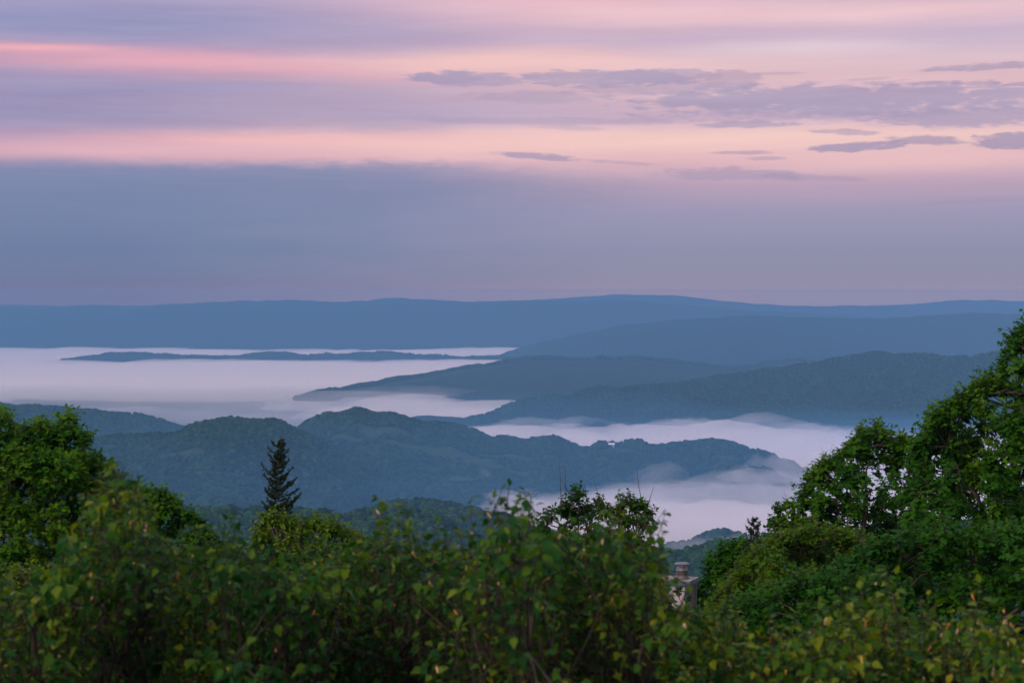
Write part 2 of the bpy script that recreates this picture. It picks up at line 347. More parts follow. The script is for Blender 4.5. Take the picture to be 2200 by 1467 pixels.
me = mesh_np('ground', np.stack([Xg, Yg, Zg], -1).reshape(-1, 3), grid_faces(len(ys), len(uu)), forest_m, True, {'field': fld.ravel()})
setp(obj('ground', me), kind='structure')

# ------------------------------------------------------------------ forest on the near and middle hills
def crown_mesh(seed, mat):
    r = np.random.default_rng(seed)
    import bmesh
    bm = bmesh.new(); bmesh.ops.create_icosphere(bm, subdivisions=2, radius=.5)
    for v in bm.verts:
        n = v.co.normalized(); k = 1 + r.uniform(-.22, .22)
        v.co = Vector((n.x * .5 * k, n.y * .5 * k, n.z * (.62 if n.z > 0 else .35) * k + .25))
    me = bpy.data.meshes.new('tree_crown'); bm.to_mesh(me); bm.free(); me.materials.append(mat); return me
fm, t, bs = new_mat('forest_crowns')
oi = t.nodes.new('ShaderNodeObjectInfo')
cl = ramp(E(oi.outputs['Random']), [(0, (.004, .018, .010, 1)), (.5, (.009, .034, .012, 1)), (.8, (.018, .056, .016, 1)), (1, (.028, .070, .018, 1))])
t.links.new(cl, bs.inputs['Base Color']); bs.inputs['Roughness'].default_value = 1; bs.inputs['Specular IOR Level'].default_value = .1
kinds = [crown_mesh(i, fm) for i in range(5)]
cc = bpy.data.collections.new('crown_kinds')
for i, m in enumerate(kinds): cc.objects.link(bpy.data.objects.new('crown_kind', m))
def forest_nodes():
    g = bpy.data.node_groups.new('scatter_crowns', 'GeometryNodeTree')
    g.interface.new_socket('Geometry', in_out='INPUT', socket_type='NodeSocketGeometry')
    g.interface.new_socket('Geometry', in_out='OUTPUT', socket_type='NodeSocketGeometry')
    N = g.nodes.new; K = g.links.new
    gi, go = N('NodeGroupInput'), N('NodeGroupOutput')
    ci = N('GeometryNodeCollectionInfo'); ci.inputs[0].default_value = cc; ci.inputs['Separate Children'].default_value = True; ci.inputs['Reset Children'].default_value = True
    ip = N('GeometryNodeInstanceOnPoints'); ip.inputs['Pick Instance'].default_value = True
    na = N('GeometryNodeInputNamedAttribute'); na.data_type = 'FLOAT'; na.inputs[0].default_value = 'size'
    ri = N('FunctionNodeRandomValue'); ri.data_type = 'INT'; ri.inputs[4].default_value = 0; ri.inputs[5].default_value = 4
    rr = N('FunctionNodeRandomValue'); rr.data_type = 'FLOAT_VECTOR'; rr.inputs[0].default_value = (0, 0, 0); rr.inputs[1].default_value = (.1, .1, 6.28)
    mp = N('GeometryNodeMeshToPoints')
    K(gi.outputs[0], mp.inputs['Mesh']); K(mp.outputs[0], ip.inputs['Points']); K(ci.outputs[0], ip.inputs['Instance'])
    K(ri.outputs[2], ip.inputs['Instance Index']); K(rr.outputs[0], ip.inputs['Rotation']); K(na.outputs[0], ip.inputs['Scale'])
    K(ip.outputs[0], go.inputs[0]); return g
FN = forest_nodes()
def forest(keys, size, n_of, tmax, label):
    pts = []; sz = []
    for k in keys:
        r = ridges[k]; n = n_of[k]
        px = rng.uniform(max(r.x0, -60), min(r.x1, 2260), n); t = rng.uniform(-60, min(tmax[k], r.front), n)
        e = r.field(px, t); d = fbm(px / 45., t / 110., 3, r.seed + 60)
        ok = (e < .35) & (rng.uniform(-1, 1, n) < 1.0 + d * 2)
        px, t = px[ok], t[ok]; p = r.at(px, t); ok2 = p[:, 2] > FOG - 15
        p = p[ok2]; s = size * (1 + .5 * vnoise(px[ok2] / 35., t[ok2] / 80., 5)) * rng.uniform(.6, 1.35, len(p))
        p[:, 2] -= s * .12
        pts.append(p); sz.append(s)
    p = np.concatenate(pts); s = np.concatenate(sz)
    me = bpy.data.meshes.new('forest'); me.vertices.add(len(p)); me.vertices.foreach_set('co', p.astype(np.float32).ravel())
    a = me.attributes.new('size', 'FLOAT', 'POINT'); a.data.foreach_set('value', s.astype(np.float32))
    o = obj('forest', me); md = o.modifiers.new('scatter', 'NODES'); md.node_group = FN
    setp(o, label, 'forest', None, 'stuff'); return o
forest(['H', 'J', 'J2'], 8.4, dict(H=40000, J=16000, J2=7000), dict(H=1200, J=600, J2=500), 'dense green woodland covering the nearest hills left of the fog')
forest(['I', 'I2', 'N', 'K', 'L'], 8.8, dict(I=30000, I2=3500, N=6000, K=11000, L=1800), dict(I=800, I2=400, N=500, K=500, L=200), 'dark woodland on the hill that runs out into the valley fog')
forest(['G', 'F'], 8.5, dict(G=26000, F=40000), dict(G=900, F=900), 'hazy woodland covering the blue ridges farther back')
forest(['D', 'E', 'E2'], 10., dict(D=6000, E=14000, E2=3000), dict(D=60, E=120, E2=60), 'far woodland along the crests of the distant ridges')

# ------------------------------------------------------------------ fog in the valleys: bodies of real, dense vapour
def vol_mat(name, color, density, aniso=0.0):
    m = bpy.data.materials.new(name); m.use_nodes = True; t = m.node_tree; t.nodes.clear()
    o = t.nodes.new('ShaderNodeOutputMaterial'); v = t.nodes.new('ShaderNodeVolumePrincipled')
    v.inputs['Color'].default_value = color; v.inputs['Density'].default_value = density; v.inputs['Anisotropy'].default_value = aniso
    t.links.new(v.outputs[0], o.inputs['Volume']); return m
fog_m = vol_mat('fog_vapour', (1.0, .955, .93, 1), .010)
fog_thin = vol_mat('thin_fog_vapour', (1, .97, .96, 1), .0022)
def fog_body(name, x0, x1, y0, y1, nx, ny, top, base, mat, label):
    xs = np.linspace(x0, x1, nx); ys_ = np.geomspace(y0, y1, ny)
    Y, X = np.meshgrid(ys_, xs, indexing='ij')
    T = top(X, Y); B = np.full_like(T, base)
    T = np.where(T < -556, B + .5, T)
    e = np.zeros_like(T, bool); e[0, :] = e[-1, :] = e[:, 0] = e[:, -1] = True
    T[e] = base + .5
    n = nx * ny; v = np.concatenate([np.stack([X, Y, T], -1).reshape(-1, 3), np.stack([X, Y, B], -1).reshape(-1, 3)])
    f = grid_faces(ny, nx); fs = [f, f[:, ::-1] + n]
    idx = np.arange(n).reshape(ny, nx)
    loop = np.concatenate([idx[0, :-1], idx[:-1, -1], idx[-1, :0:-1], idx[:0:-1, 0]])
    nx2 = np.roll(loop, -1); fs.append(np.stack([loop, loop + n, nx2 + n, nx2], 1))
    me = mesh_np(name, v, np.concatenate(fs), mat, False)
    o = obj(name, me); setp(o, label, 'fog', None, 'stuff'); return o
def far_top(X, Y):
    n = fbm(X / 1500., Y / 1500., 5, 201); n_s = fbm(X / 600., Y / 420., 5, 202, .6)
    t = FOG - 5 + n * 12 + np.abs(n_s) * 26 - 5 + fbm(X / 160., Y / 200., 3, 205) * 3
    edge = 8750 + fbm(X / 700., 0 * X, 4, 203) * 420 - 1700 * smooth01(X + n_s * 350, -1000, -640)
    k = smooth01(Y + n_s * 1500 + n * 500 + fbm(X / 150., Y / 130., 3, 206) * 260, edge - 350, edge + 1250)
    return -560 + (t + 560) * np.clip(k * 1.02, 0, 1) ** .8 * (k > 0) - (1 - k) * 50
def far_veil_top(X, Y):
    n = fbm(X / 900., Y / 500., 5, 221)
    k = smooth01(Y + n * 1400, 7700, 9300) * smooth01(10600 - Y, 0, 800)
    return np.where(k > .01, -503 + 70 * k + n * 24 * k, -560)
far_fog = fog_body('fog', -9500, 7500, 6558, 17400, 170, 140, far_top, -770, fog_m, 'flat sea of pale pink fog filling the far valley behind the hills')
def near_top(X, Y):
    n = fbm(X / 700., Y / 700., 5, 211); ns = fbm(X / 190., Y / 260., 5, 212, .55)
    t = FOG - 14 + n * 22 + np.abs(ns) * 34 + np.abs(fbm(X / 70., Y / 90., 4, 213)) * 12
    # left shore of the fog and its thin front
    shore = np.interp(Y, [2933, 3599, 4164, 4632, 5372, 6104, 6648, 7187], [150, 0, -200, -330, -60, -250, -350, -200])
    k = smooth01(X + ns * 160 + n * 120, shore - 60, shore + 320)
    k2 = smooth01(Y + ns * 260 + n * 260, 3741, 4117)
    k3 = smooth01(7310 - Y + ns * 200, 0, 300)
    dip = .55 * np.exp(-((Y - 4725) / 240.) ** 2 - ((X - 500) / 320.) ** 2)
    h = np.minimum(np.minimum(k, k2), k3) - 0
    return -560 + (t + 560) * np.clip(h, 0, 1) ** .3 - (1 - np.clip(h, 0, 1)) * 22 - dip * 40
near_fog = fog_body('fog', -600, 4200, 3362, 7455, 170, 160, near_top, -770, fog_m, 'rolling bank of pale fog lapping round the dark wooded hill')
def near_veil_top(X, Y):
    n = fbm(X / 420., Y / 420., 6, 231, .6); ns = fbm(X / 120., Y / 150., 4, 232)
    shore = np.interp(Y, [2933, 3599, 4164, 4632, 5095, 5372, 6104, 6648, 7187], [100, -20, -280, -400, -220, 0, -350, -400, -200])
    k = smooth01(X + n * 260, shore - 100, shore + 500) * smooth01(Y + n * 400, 3410, 3980) * smooth01(7270 - Y, 0, 300)
    up = 6 * np.exp(-((X - 640) / 260.) ** 2 - ((Y - 4820) / 260.) ** 2)
    return -556.5 + (110 + n * 62 + ns * 34 + up) * np.clip(k, 0, 1) ** .35 * (k > .01)
fog_body('fog', -700, 4200, 3219, 7455, 110, 110, near_veil_top, -770, vol_mat('fog_veil', (1, .97, .96, 1), .0022), 'thin torn mist drifting over the near fog bank')
fog_body('fog', -9000, 7000, 6918, 10834, 120, 80, far_veil_top, -770, vol_mat('far_fog_veil', (1, .97, .96, 1), .0014), 'thin mist where the far sea of fog frays toward the hills')
def valley_top(X, Y):
    n = fbm(X / 900., Y / 900., 4, 241)
    k = smooth01(Y, 2550, 3300) * smooth01(6400 - Y + n * 500, 0, 700)
    return -768 + (k > .01) * (768 - 548 + (250 + n * 50) * k)
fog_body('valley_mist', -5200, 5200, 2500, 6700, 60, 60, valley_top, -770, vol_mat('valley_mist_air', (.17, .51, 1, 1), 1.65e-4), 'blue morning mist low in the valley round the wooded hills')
def wisp(px, py, D, wx, wy, hgt, seed, mat, label):
    """a ragged low wisp: closed lens of vapour"""
    c = P(px, py, D); n = 30
    g = np.linspace(-1, 1, n); A, B = np.meshgrid(g, g)
    r = np.sqrt(A * A + B * B) + fbm(A * 2.2 + seed, B * 2.2, 5, seed, .6) * 1.1
    k = np.clip(1 - r, 0, 1) ** 1.5
    e = np.zeros_like(k, bool); e[0, :] = e[-1, :] = e[:, 0] = e[:, -1] = True; k[e] = 0
    Z = k * hgt * (1 + .6 * fbm(A * 4, B * 4, 4, seed + 4)); X = c[0] + A * wx; Y = c[1] + B * wy
    base = c[2] - 14 + 0 * Z
    N = n * n
    v = np.concatenate([np.stack([X, Y, c[2] - 14 + .3 + Z], -1).reshape(-1, 3), np.stack([X, Y, base - Z * .5], -1).reshape(-1, 3)])
    f = grid_faces(n, n); idx = np.arange(N).reshape(n, n)
    loop = np.concatenate([idx[0, :-1], idx[:-1, -1], idx[-1, :0:-1], idx[:0:-1, 0]]); l2 = np.roll(loop, -1)
    me = mesh_np('fog_wisp', v, np.concatenate([f, f[:, ::-1] + N, np.stack([loop, loop + N, l2 + N, l2], 1)]), mat)
    setp(obj('fog_wisp', me), label, 'fog', None, 'stuff')
wisp(940, 1002, 4864, 130, 220, 26, 3, fog_thin, 'faint wisp of mist in the hollow between the two nearest wooded hills')
wisp(1050, 1035, 4817, 160, 240, 30, 5, fog_thin, 'thin mist trailing past the tip of the left wooded spur')
wisp(1640, 1045, 4725, 200, 260, 40, 7, fog_thin, 'torn mist curling round the right end of the wooded hill')
wisp(1720, 1000, 4910, 220, 380, 42, 8, fog_thin, 'mist rising beside the last trees of the wooded hill')
wisp(238, 892, 5750, 32, 60, 15, 9, fog_m, 'small bright scrap of fog behind the notch in the left hill')
wisp(1560, 1172, 3267, 170, 160, 34, 12, fog_thin, 'low bright mist in front of the little fogbound hill')
wisp(2150, 930, 6918, 420, 500, 60, 14, fog_thin, 'mist rising along the foot of the long ridge behind the maple')

# haze: the air itself
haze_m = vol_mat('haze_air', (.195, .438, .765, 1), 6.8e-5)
import bmesh
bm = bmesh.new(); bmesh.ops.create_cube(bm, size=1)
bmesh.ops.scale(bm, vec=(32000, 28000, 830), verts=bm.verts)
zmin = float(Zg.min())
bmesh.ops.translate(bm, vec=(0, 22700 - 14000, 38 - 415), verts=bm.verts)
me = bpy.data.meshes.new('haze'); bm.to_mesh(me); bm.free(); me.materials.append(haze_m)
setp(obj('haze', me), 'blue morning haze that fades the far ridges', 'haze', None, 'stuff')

# ------------------------------------------------------------------ plants: materials
def leaf_mat(name, stops, trans=.3, rough=.5, spec=.3):
    m, t, b = new_mat(name)
    cl = ramp(attr('tint'), stops)
    g = t.nodes.new('ShaderNodeNewGeometry')
    back = t.nodes.new('ShaderNodeMix'); back.data_type = 'RGBA'; t.links.new(g.outputs['Backfacing'], back.inputs[0])
    t.links.new(cl, back.inputs[6]); hs = t.nodes.new('ShaderNodeHueSaturation'); hs.inputs['Saturation'].default_value = .95; hs.inputs['Value'].default_value = 1.3
    t.links.new(cl, hs.inputs['Color']); t.links.new(hs.outputs[0], back.inputs[7])
    t.links.new(back.outputs[2], b.inputs['Base Color']); b.inputs['Roughness'].default_value = rough; b.inputs['Specular IOR Level'].default_value = spec
    tr = t.nodes.new('ShaderNodeBsdfTranslucent'); h2 = t.nodes.new('ShaderNodeHueSaturation'); h2.inputs['Value'].default_value = 1.5; h2.inputs['Hue'].default_value = .485
    t.links.new(cl, h2.inputs['Color']); t.links.new(h2.outputs[0], tr.inputs[0])
    mx = t.nodes.new('ShaderNodeMixShader'); mx.inputs[0].default_value = trans
    t.links.new(b.outputs[0], mx.inputs[1]); t.links.new(tr.outputs[0], mx.inputs[2])
    t.links.new(mx.outputs[0], t.nodes['Material Output'].inputs['Surface']); return m
birch_m = leaf_mat('birch_leaf', [(0, (.003, .032, .006, 1)), (.3, (.009, .066, .005, 1)), (.55, (.046, .112, .003, 1)), (.85, (.120, .165, .002, 1)), (.96, (.20, .20, .004, 1)), (1, (.30, .13, .012, 1))], .44, .42, .10)
maple_m = leaf_mat('maple_leaf', [(0, (.006, .050, .006, 1)), (.5, (.026, .112, .006, 1)), (.85, (.075, .175, .006, 1)), (1, (.15, .19, .015, 1))], .33, .5, .06)
maple_y = leaf_mat('yellow_green_leaf', [(0, (.022, .080, .006, 1)), (.5, (.065, .14, .007, 1)), (.85, (.14, .19, .008, 1)), (1, (.26, .20, .02, 1))], .33, .5, .06)
needle_m = leaf_mat('spruce_needles', [(0, (.005, .016, .007, 1)), (1, (.020, .045, .012, 1))], .05, .6, .2)
def bark(name, a, b, sc_=30):
    m, t, bs = new_mat(name); x, y, z = coords()
    n = noise3(x * sc_, y * sc_, z * (sc_ * .25), 1.0, 5, .7)
    t.links.new(ramp(n, [(.35, a), (.65, b)]), bs.inputs['Base Color']); bs.inputs['Roughness'].default_value = .9
    bp = t.nodes.new('ShaderNodeBump'); bp.inputs['Strength'].default_value = .6; bp.inputs['Distance'].default_value = .02
    t.links.new(n.s, bp.inputs['Height']); t.links.new(bp.outputs[0], bs.inputs['Normal']); return m
bark_m = bark('maple_bark', (.022, .018, .015, 1), (.07, .06, .052, 1))
twig_m = bark('birch_twig', (.012, .010, .006, 1), (.045, .036, .022, 1), 60)
conifer_bark = bark('spruce_bark', (.03, .022, .018, 1), (.07, .055, .045, 1))
def catkin_mat(name, c):
    m, t, bs = new_mat(name); x, y, z = coords(); n = noise3(x * 400., y * 400., z * 400., 1., 3, .6)
    t.links.new(ramp(n, [(.3, tuple(v * .6 for v in c[:3]) + (1,)), (.7, c)]), bs.inputs['Base Color']); bs.inputs['Roughness'].default_value = .8; return m
cat_m = [catkin_mat('catkin_tan', (.62, .40, .22, 1)), catkin_mat('catkin_orange', (.55, .22, .05, 1)), catkin_mat('catkin_yellow', (.42, .36, .04, 1))]

# ------------------------------------------------------------------ leaf shapes (base at the origin, tip along +Y)
def leaf_birch():
    ys_ = [.0, .18, .34, .52, .72, .88, 1.0]; ws = [.03, .27, .36, .33, .20, .08, 0]
    v = [(0, -.28, .02)]; 
    for i, (y, wd) in enumerate(zip(ys_, ws)):
        zc = -.22 * y * y; sr = (.02 if i % 2 else -.01)
        v += [(0, y, zc)] if wd == 0 else [(-wd - sr, y - .02, zc + .10 * wd / .36), (0, y, zc), (wd + sr, y - .02, zc + .10 * wd / .36)]
    f = [(0, 1, 2), (0, 2, 3)]
    for i in range(len(ys_) - 2):
        a = 1 + 3 * i; b = a + 3
        f += [(a, b, b + 1), (a, b + 1, a + 1), (a + 1, b + 1, b + 2), (a + 1, b + 2, a + 2)]
    a = 1 + 3 * (len(ys_) - 2); e = a + 3; f += [(a, e, a + 1), (a + 1, e, a + 2)]
    return np.array(v, float), np.array(f, int)
def leaf_maple():
    pol = [(-90, .06), (-22, .66), (4, .36), (30, .92), (58, .50), (90, 1.05)]
    pts = pol + [(180 - a, r) for a, r in pol[-2:0:-1]]
    v = [(0, .28, -.02)] + [(r * math.cos(math.radians(a)), .28 + r * .72 * math.sin(math.radians(a)), -.20 * r * r * abs(math.cos(math.radians(a * 1.0))) - .12 * r) for a, r in pts]
    n = len(pts); f = [(0, 1 + i, 1 + (i + 1) % n) for i in range(n)]
    return np.array(v, float), np.array(f, int)
LB, LM = leaf_birch(), leaf_maple()
def leaf_small():                    # the same birch leaf with fewer faces
    v = [(0, 0, 0), (-.32, .3, .06), (0, .42, -.03), (.32, .3, .06), (-.24, .68, -.03), (.24, .68, -.03), (0, 1, -.22)]
    f = [(0, 2, 1), (0, 3, 2), (1, 2, 4), (2, 3, 5), (2, 6, 4), (2, 5, 6)]; return np.array(v, float), np.array(f, int)
def leaf_mid():
    v = [(0, -.25, .02), (-.24, .10, .05), (0, .15, 0), (.24, .10, .05), (-.37, .38, .07), (0, .45, -.04), (.37, .38, .07), (-.22, .72, -.03), (0, .75, -.11), (.22, .72, -.03), (0, 1.02, -.22)]
    f = [(0, 2, 1), (0, 3, 2), (1, 5, 4), (1, 2, 5), (2, 3, 5), (3, 6, 5), (4, 5, 7), (5, 8, 7), (5, 6, 9), (5, 9, 8), (7, 8, 10), (8, 9, 10)]; return np.array(v, float), np.array(f, int)
def leaf_maple_small():
    v = [(0, 0, 0), (-.55, .22, -.1), (-.16, .42, -.03), (-.42, .78, -.14), (0, 1.03, -.2), (.42, .78, -.14), (.16, .42, -.03), (.55, .22, -.1)]
    f = [(0, 2, 1), (2, 4, 3), (0, 6, 4), (0, 4, 2), (6, 5, 4), (0, 7, 6)]; return np.array(v, float), np.array(f, int)
LBS, LBM, LMS = leaf_small(), leaf_mid(), leaf_maple_small()
def norm(a): return a / np.maximum(np.linalg.norm(a, axis=-1, keepdims=True), 1e-9)
def leaf_axes(yd, nd):
    y = norm(yd); x = norm(np.cross(y, nd)); z = np.cross(x, y); return x, y, z
def leaves_mesh(name, tpl, pos, yd, nd, size, tint, mat, origin):
    tv, tf = tpl; x, y, z = leaf_axes(yd, nd); s = size[:, None, None]
    v = pos[:, None, :] - origin + s * (tv[None, :, 0:1] * x[:, None] + tv[None, :, 1:2] * y[:, None] + tv[None, :, 2:3] * z[:, None])
    f = tf[None] + (np.arange(len(pos)) * len(tv))[:, None, None]
    return mesh_np(name, v.reshape(-1, 3), f.reshape(-1, 3), mat, False, {'tint': np.repeat(tint, len(tv))})
_leafcache = {}
def leaf_proto(kind, mat, i):
    k = (kind, mat.name, i)
    if k not in _leafcache:
        tv, tf = LB if kind == 'b' else LM; r = np.random.default_rng(i + 5); tv = tv.copy()
        tv[:, 2] += r.uniform(-.12, .12) * tv[:, 0] + r.uniform(-.25, .1) * tv[:, 1] ** 2; tv[:, 0] *= r.uniform(.85, 1.15)
        _leafcache[k] = mesh_np('leaf', tv, tf, mat, False, {'tint': np.full(len(tv), (i + .5) / 12)})
    return _leafcache[k]
def to_px(p):
    y = p[:, 1] * CP - p[:, 2] * SP; up = p[:, 2] * CP + p[:, 1] * SP
    return W / 2 + p[:, 0] / y * FOC, H / 2 - up / y * FOC
def pick_front(pos, size, n, cell=9.):
    """the leaves nearest the viewer, one per small cell of view, largest first"""
    px, py = to_px(pos); ok = (px > 0) & (px < W) & (py > 0) & (py < H)
    idx = np.nonzero(ok)[0]; idx = idx[np.argsort(pos[idx, 1])]
    key = (px[idx] // cell).astype(int) * 10000 + (py[idx] // cell).astype(int)
    _, first = np.unique(key, return_index=True); c = idx[first]
    c = c[np.argsort(-(size[c] / pos[c, 1]))][:n]
    m = np.zeros(len(pos), bool); m[c] = True; return m
def leaf_objects(root, kind, mat, pos, yd, nd, size, tint):
    x, y, z = leaf_axes(yd, nd); o0 = np.array(root.location)
    for i in range(len(pos)):
        o = bpy.data.objects.new('leaf', leaf_proto(kind, mat, int(min(11, tint[i] * 12))))
        s = size[i]; p = pos[i] - o0
        o.matrix_basis = Matrix(((x[i, 0] * s, y[i, 0] * s, z[i, 0] * s, p[0]), (x[i, 1] * s, y[i, 1] * s, z[i, 1] * s, p[1]), (x[i, 2] * s, y[i, 2] * s, z[i, 2] * s, p[2]), (0, 0, 0, 1)))
        o.parent = root; COL.objects.link(o)
def tubes(pts, rad, sides=3):
    """many tapered tubes at once: pts S,M,3  rad S,M"""
    S, M, _ = pts.shape
    tan = norm(np.gradient(pts, axis=1)); ref = np.where(np.abs(tan[..., 2:3]) > .85, np.array([1., 0, 0]), np.array([0, 0, 1.]))
    u = norm(np.cross(tan, ref)); w_ = np.cross(tan, u)
    a = np.arange(sides) / sides * 2 * math.pi
    v = pts[:, :, None, :] + rad[:, :, None, None] * (np.cos(a)[None, None, :, None] * u[:, :, None, :] + np.sin(a)[None, None, :, None] * w_[:, :, None, :])
    b = (np.arange(S) * M * sides)[:, None, None] + (np.arange(M - 1) * sides)[None, :, None]
    j = np.arange(sides)[None, None, :]; j2 = (j + 1) % sides
    f = np.stack([b + j, b + j2, b + sides + j2, b + sides + j], -1).reshape(-1, 4)
    return v.reshape(-1, 3), f
def bez(a, b, c, n):
    t = np.linspace(0, 1, n)[None, :, None]; return (1 - t) ** 2 * a[:, None] + 2 * t * (1 - t) * b[:, None] + t * t * c[:, None]
def shoots(base, tip, K, per, size, spread, droop, r, bend=.12, petiole=.35, tmin=.12):
    """leaves set along curved shoots"""
    S = len(base); L_ = np.linalg.norm(tip - base, axis=1)
    ctrl = (base + tip) / 2 + r.normal(0, 1, (S, 3)) * (L_ * bend)[:, None] + np.array([0, 0, 1]) * (L_ * bend * .6)[:, None]
    t = (np.linspace(tmin, 1, K)[None, :] + r.uniform(-.03, .03, (S, K))).clip(0, 1)[..., None]
    p = (1 - t) ** 2 * base[:, None] + 2 * t * (1 - t) * ctrl[:, None] + t * t * tip[:, None]
    tg = norm(2 * (1 - t) * (ctrl - base)[:, None] + 2 * t * (tip - ctrl)[:, None])
    P_, Y_, N_, Z_ = [], [], [], []
    for q_ in range(per):
        side = norm(np.cross(tg, r.normal(0, 1, tg.shape) + np.array([0, 0, 2.0]) * (1 if q_ % 2 else -1)))
        alt = np.where((np.arange(K) + q_)[None, :, None] % 2 == 0, 1., -1.); side = side * alt
        yd = norm(tg * (.45 + .6 * (t > .96)) + side * spread + np.array([0, 0, -droop]) + r.normal(0, .28, tg.shape))
        sz = size * r.uniform(.5, 1.25, (S, K)) * (1.08 - .45 * np.abs(t[..., 0] - .55))
        P_.append((p + yd * (sz * petiole)[..., None]).reshape(-1, 3)); Y_.append(yd.reshape(-1, 3))
        nd = norm(np.array([0, 0, 1.0]) + r.normal(0, .42, tg.shape) + tg * .2 + side * .15); N_.append(nd.reshape(-1, 3)); Z_.append(sz.ravel())
    return np.concatenate(P_), np.concatenate(Y_), np.concatenate(N_), np.concatenate(Z_), ctrl
def gz(x, y): return float(ground_z(np.array([float(x)]), np.array([float(y)]))[0])

# ------------------------------------------------------------------ trees with crowns
def broadleaf(name, label, cat, sky, bottom, D, trunk_px, seed, nblob=60, rpx=(24, 44), depth=2.0, leaf=.10, kind='m', mat=None, tint=(.1, .9), shoots_per=15, K=6, per=2, ragged=.25, nleafobj=300, group=None, thin=None, bare=0, trunk_r=.16, fill=()):
    r = np.random.default_rng(seed); mat = mat or maple_m
    xs = [p[0] for p in sky]; x0, x1 = xs[0], xs[-1]
    tb = P(trunk_px, 900, D); gx, gy = float(tb[0]), float(D)
    base = np.array([gx, gy, gz(gx, gy) - .3])
    root = empty(name, base.tolist(), label, cat, group)
    bx_, by_, br = [], [], []
    ns = int(nblob * .42)
    for i in range(nblob):
        rr = r.uniform(*rpx); x = x0 + (x1 - x0) * ((i * .754877 + .3) % 1) if i >= ns else x0 + (x1 - x0) * (i + r.uniform(.2, .8)) / ns
        if i < ns: rr *= .62
        top = np.interp(x, xs, [p[1] for p in sky])
        off = rr * .75 if i < ns else rr * .9 + ((i * .569840 + .1) % 1) * max(10, bottom - top - rr)
        bx_.append(x); by_.append(top + off); br.append(rr)
    for (fx, fy, fr) in fill: bx_.append(fx); by_.append(fy); br.append(fr)
    nblob = len(bx_)
    bx_, by_, br = map(np.array, (bx_, by_, br)); tops = np.interp(bx_, xs, [p[1] for p in sky])
    dd = np.clip((by_ - tops) / 150., .12, 1) ** .6
    mid = (x0 + x1) / 2; edge = np.sqrt(np.clip(1 - ((bx_ - mid) / ((x1 - x0) * .58)) ** 2, .1, 1))
    Dz = D + r.uniform(-1, 1, nblob) * depth * dd * edge
    C = P(bx_, by_, Dz); rw = br * D / FOC
    # trunk and limbs
    topz = C[:, 2].max() - .25 * (C[:, 2].max() - C[:, 2].min()); cx = float(np.median(C[:, 0]))
    n = 14; tt = np.linspace(0, 1, n)
    tx = gx + (cx - gx) * tt * .6 + .12 * np.sin(tt * 5 + seed); ty = gy + .15 * np.sin(tt * 4 + 1)
    tp = np.stack([tx, ty, base[2] + (topz - base[2]) * tt], -1)
    v, f = tubes((tp - base)[None], (trunk_r * (1 - .86 * tt) * (1 + .5 * np.exp(-tt * 14)))[None], 9)
    obj('trunk', mesh_np('trunk', v, f, bark_m, True), root)
    tz = (tp[:, 2] - base[2]) / (topz - base[2])
    k = 0; tw_p, tw_r = [], []
    big = set(np.argsort(-rw)[:min(14, nblob // 3)].tolist()); big_pts = []
    for i in sorted(range(nblob), key=lambda q_: q_ not in big):
        hrel = np.clip((C[i, 2] - base[2]) / (topz - base[2]) - .16 - .10 * np.linalg.norm(C[i, :2] - [cx, gy]) / 3, .12, .93)
        s0 = np.array([np.interp(hrel, tz, tp[:, j]) for j in range(3)])
        if i not in big and big_pts:
            bp_ = np.concatenate(big_pts); dd_ = np.linalg.norm(bp_ - C[i], axis=1) + 2.0 * np.clip(bp_[:, 2] - C[i][2] + .1, 0, None); s0 = bp_[np.argmin(dd_)]
        c = s0 + (C[i] - s0) * .5 + np.array([0, 0, -.10 * np.linalg.norm(C[i] - s0)]) + r.normal(0, .12, 3)
        L_ = np.linalg.norm(C[i] - s0); m = bez(s0[None], c[None], C[i][None], 8)
        m = m + np.concatenate([np.zeros((1, 1, 3)), r.normal(0, .02 * L_, (1, 6, 3)), np.zeros((1, 1, 3))], 1)
        r0 = trunk_r * (.30 if i in big else .10); rd = (np.linspace(r0, .010, 8))[None]
        if i in big:
            big_pts.append(m[0, 2:]); v, f = tubes(m - base, rd, 6); obj('limb', mesh_np('limb', v, f, bark_m, True), root)
        else: tw_p.append(m[0]); tw_r.append(rd[0])
    # shoots
    cnt = np.maximum(4, (shoots_per * 1.35 * (br / np.mean(rpx)) ** 1.6).astype(int)); own = np.repeat(np.arange(nblob), cnt)
    S = len(own); d = norm(r.normal(0, 1, (S, 3)) + np.array([0, 0, .35])); rv = rw[own][:, None]
    b0 = C[own] + r.normal(0, .22, (S, 3)) * rv - np.array([0, 0, .15]) * rv
    tip = C[own] + d * rv * r.uniform(.4, 1.2, (S, 1))
    surf = (own < ns) & (r.uniform(0, 1, S) < ragged)
    tip[surf] = C[own][surf] + (norm(r.normal(0, .45, (surf.sum(), 3)) + np.array([0, 0, 1.])) * rv[surf] * r.uniform(1.1, 1.75, (surf.sum(), 1)))
    pos, yd, nd, sz, ctrl = shoots(b0, tip, K, per, leaf, .9, .35, r)
    inner = np.repeat(own, K)[None].repeat(per, 0).ravel() >= ns; sz = np.where(inner, sz * 1.2, sz)
    qx, qy = to_px(pos); vis = (qx > -330) & (qx < 2530) & (qy < 1500); vis &= (r.uniform(0, 1, len(pos)) < .76); pos, yd, nd, sz = pos[vis], yd[vis], nd[vis], sz[vis]; sz = sz * 1.09
    if thin is not None:
        px_, py_ = to_px(pos); keep = np.ones(len(pos), bool)
        for (hx, hy, hr, pr) in thin: keep &= ~((((px_ - hx) ** 2 + (py_ - hy) ** 2) < hr * hr) & (r.uniform(0, 1, len(pos)) < pr))
        pos, yd, nd, sz = pos[keep], yd[keep], nd[keep], sz[keep]
